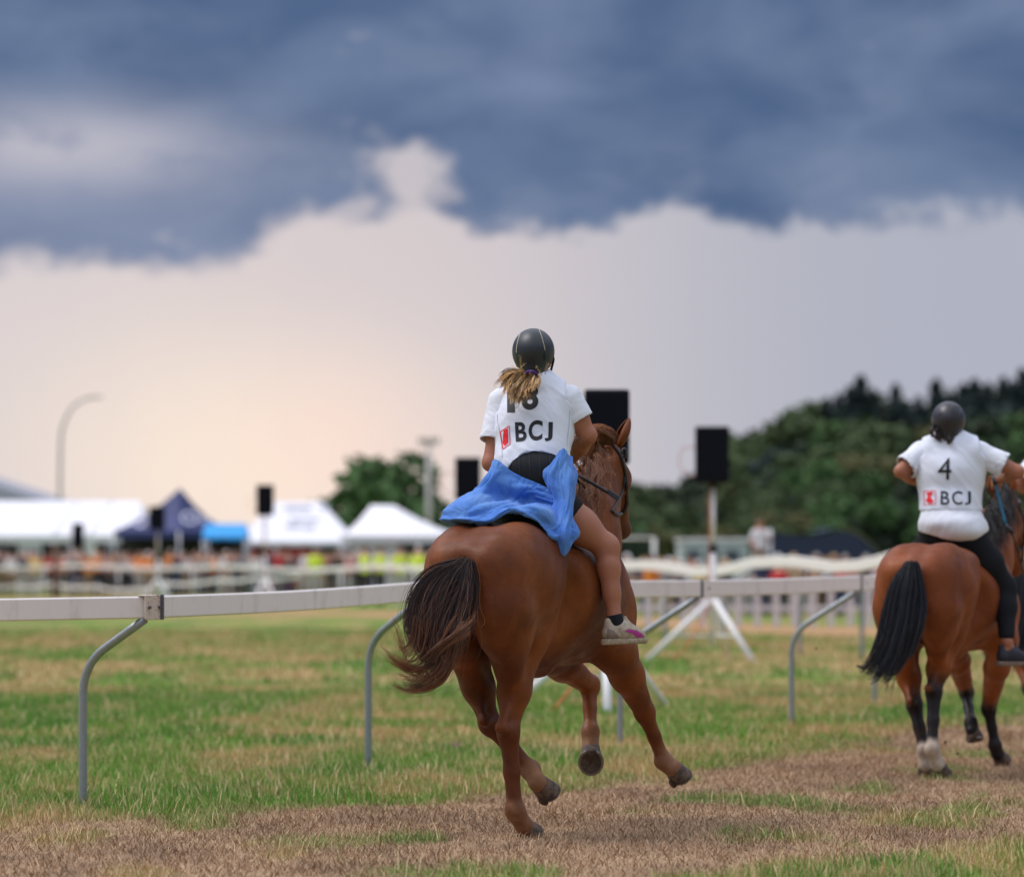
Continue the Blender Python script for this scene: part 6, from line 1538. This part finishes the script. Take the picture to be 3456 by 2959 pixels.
s3, M3, k3 = shoe(rider2, P(3404, 2190, 23.48), np.array([0.90, 0.42, -.02]), np.array([-.03, 0, 1.0]), 0.24, navy_shoe, mat('tan_sole', lin(150, 128, 112), .8, var=.5, vscale=30, color2=lin(70, 58, 56)), None, sock_b, None)
MB().tube(spline([M3(-.05, -.034, -.002), M3(-.01, -.036, -.03), M3(.035, -.03, .0), M3(.04, -.01, .012)], 14), .006, 6).build('collar_trim', mat('plum_trim', lin(130, 66, 104), .8), s3, True)
shoe(rider2, R['al'] + np.array([0, 0, -.02]), np.array([-.45, .88, -.05]), np.array([0, 0, 1.0]), 0.24, navy_shoe, MATS['tan_sole'], None, sock_b, None)
wp = empty('riding_whip', (0, 0, 0), 'blue riding whip held upright in the hand of rider number 4', 'riding whip')
MB().tube(spline([P(3356, 1618, 23.86), P(3372, 1680, 23.84), P(3395, 1770, 23.80)], 12), .0085, 8).build('shaft', mat('whip_blue', lin(34, 110, 150), .5), wp, True)
MB().tube([P(3350, 1606, 23.87), P(3360, 1636, 23.855)], .012, 8).build('grip', leather, wp, True)
MB().tube([P(3395, 1770, 23.80), P(3418, 1800, 23.79)], [.009, .014], 8).build('flap', leather, wp, True)
br2 = empty('bridle', (0, 0, 0), 'black leather bridle and reins on the bay horse', 'bridle')
a2 = hd2['at']; wr2 = lambda l, f, w: H2.world(a2(l, f, w))
for s in (-1, 1):
    strap('cheek_strap', [wr2(0.0, -.01, s * .095), wr2(.3, .01, s * .118), wr2(.6, .0, s * .088), wr2(.82, .0, s * .068)], .018, br2)
    strap('rein', [wr2(.84, -.02, s * .07), wr2(.75, -.2, s * .14), R['wr'] * .4 + wr2(.8, -.1, s * .1) * .6, (R['wr'] if s > 0 else R['wl']) + np.array([0, .03, -.03])], .014, br2)
strap('browband', [wr2(.1, .06, -.09), wr2(.12, .13, -.05), wr2(.12, .14, 0), wr2(.12, .13, .05), wr2(.1, .06, .09)], .018, br2)
strap('noseband', [wr2(.62, -.06, -.07), wr2(.62, .06, -.075), wr2(.62, .11, 0), wr2(.62, .06, .075), wr2(.62, -.06, .07)], .018, br2)
# ---- third horse, mostly outside the right edge of the picture: same build, redder coat
def copy_tree(o, parent=None, delta=None):
    c = o.copy(); COL.objects.link(c)
    if parent is not None: c.parent = parent
    for ch in o.children: copy_tree(ch, c)
    return c
horse3 = copy_tree(horse2); horse3.data = horse2.data.copy()
at3 = horse3.data.color_attributes['Col']; cc = np.zeros(len(at3.data) * 4, np.float32); at3.data.foreach_get('color', cc); cc = cc.reshape(-1, 4)
cc[:, :3] = np.clip(cc[:, :3] * np.array([1.15, 1.25, 1.7]) + 0.01, 0, 1); at3.data.foreach_set('color', cc.ravel())
sh3 = np.array([3.52 - 2.372, 26.3 - 22.95, 0])
horse3.location = Vector(horse3.location) + Vector(sh3); tag(horse3, 'pale chestnut horse cut off by the right edge ahead of the bay', 'horse')
rider3 = copy_tree(rider2); rider3.location = Vector(sh3)
tag(rider3, 'rider almost hidden at the right edge beyond rider number 4', 'person')
for ch in list(rider3.children):
    if ch.name.split('.')[0] in ('number', 'lettering', 'emblem'):
        for g_ in list(ch.children): bpy.data.objects.remove(g_)
        bpy.data.objects.remove(ch)

# turf thrown up by the bay
clod_m = mat('turf_clod', lin(84, 64, 48), .95, var=.3, vscale=60)
for i, (px, py, dd, r_) in enumerate(((3192, 2506, 23.0, .014), (3232, 2541, 23.1, .010), (2754, 2188, 24.0, .011), (3304, 2526, 23.4, .008))):
    B = SDF((-.03, -.03, -.03), (.03, .03, .03), .004); rr_ = np.random.default_rng(i)
    for k in range(5): B.ell(rr_.normal(size=3) * r_ * .5, np.array([.6, .5, .45]) * r_ * (.6 + .6 * rr_.random()), .006)
    V, Q = B.mesh(1); o = obj('turf_clod', mesh_from('turf_clod', V, Q), clod_m, None, tuple(P(px, py, dd)))
    tag(o, ['larger clod of turf flying behind the bay horse hind feet', 'small clod of turf flying between the bay horse hind feet and fore hoof', 'small clod of turf flying left of the bay horse tail', 'tiny clod of turf flying under the bay horse fore leg'][i], 'clod', 'clods of turf in the air')
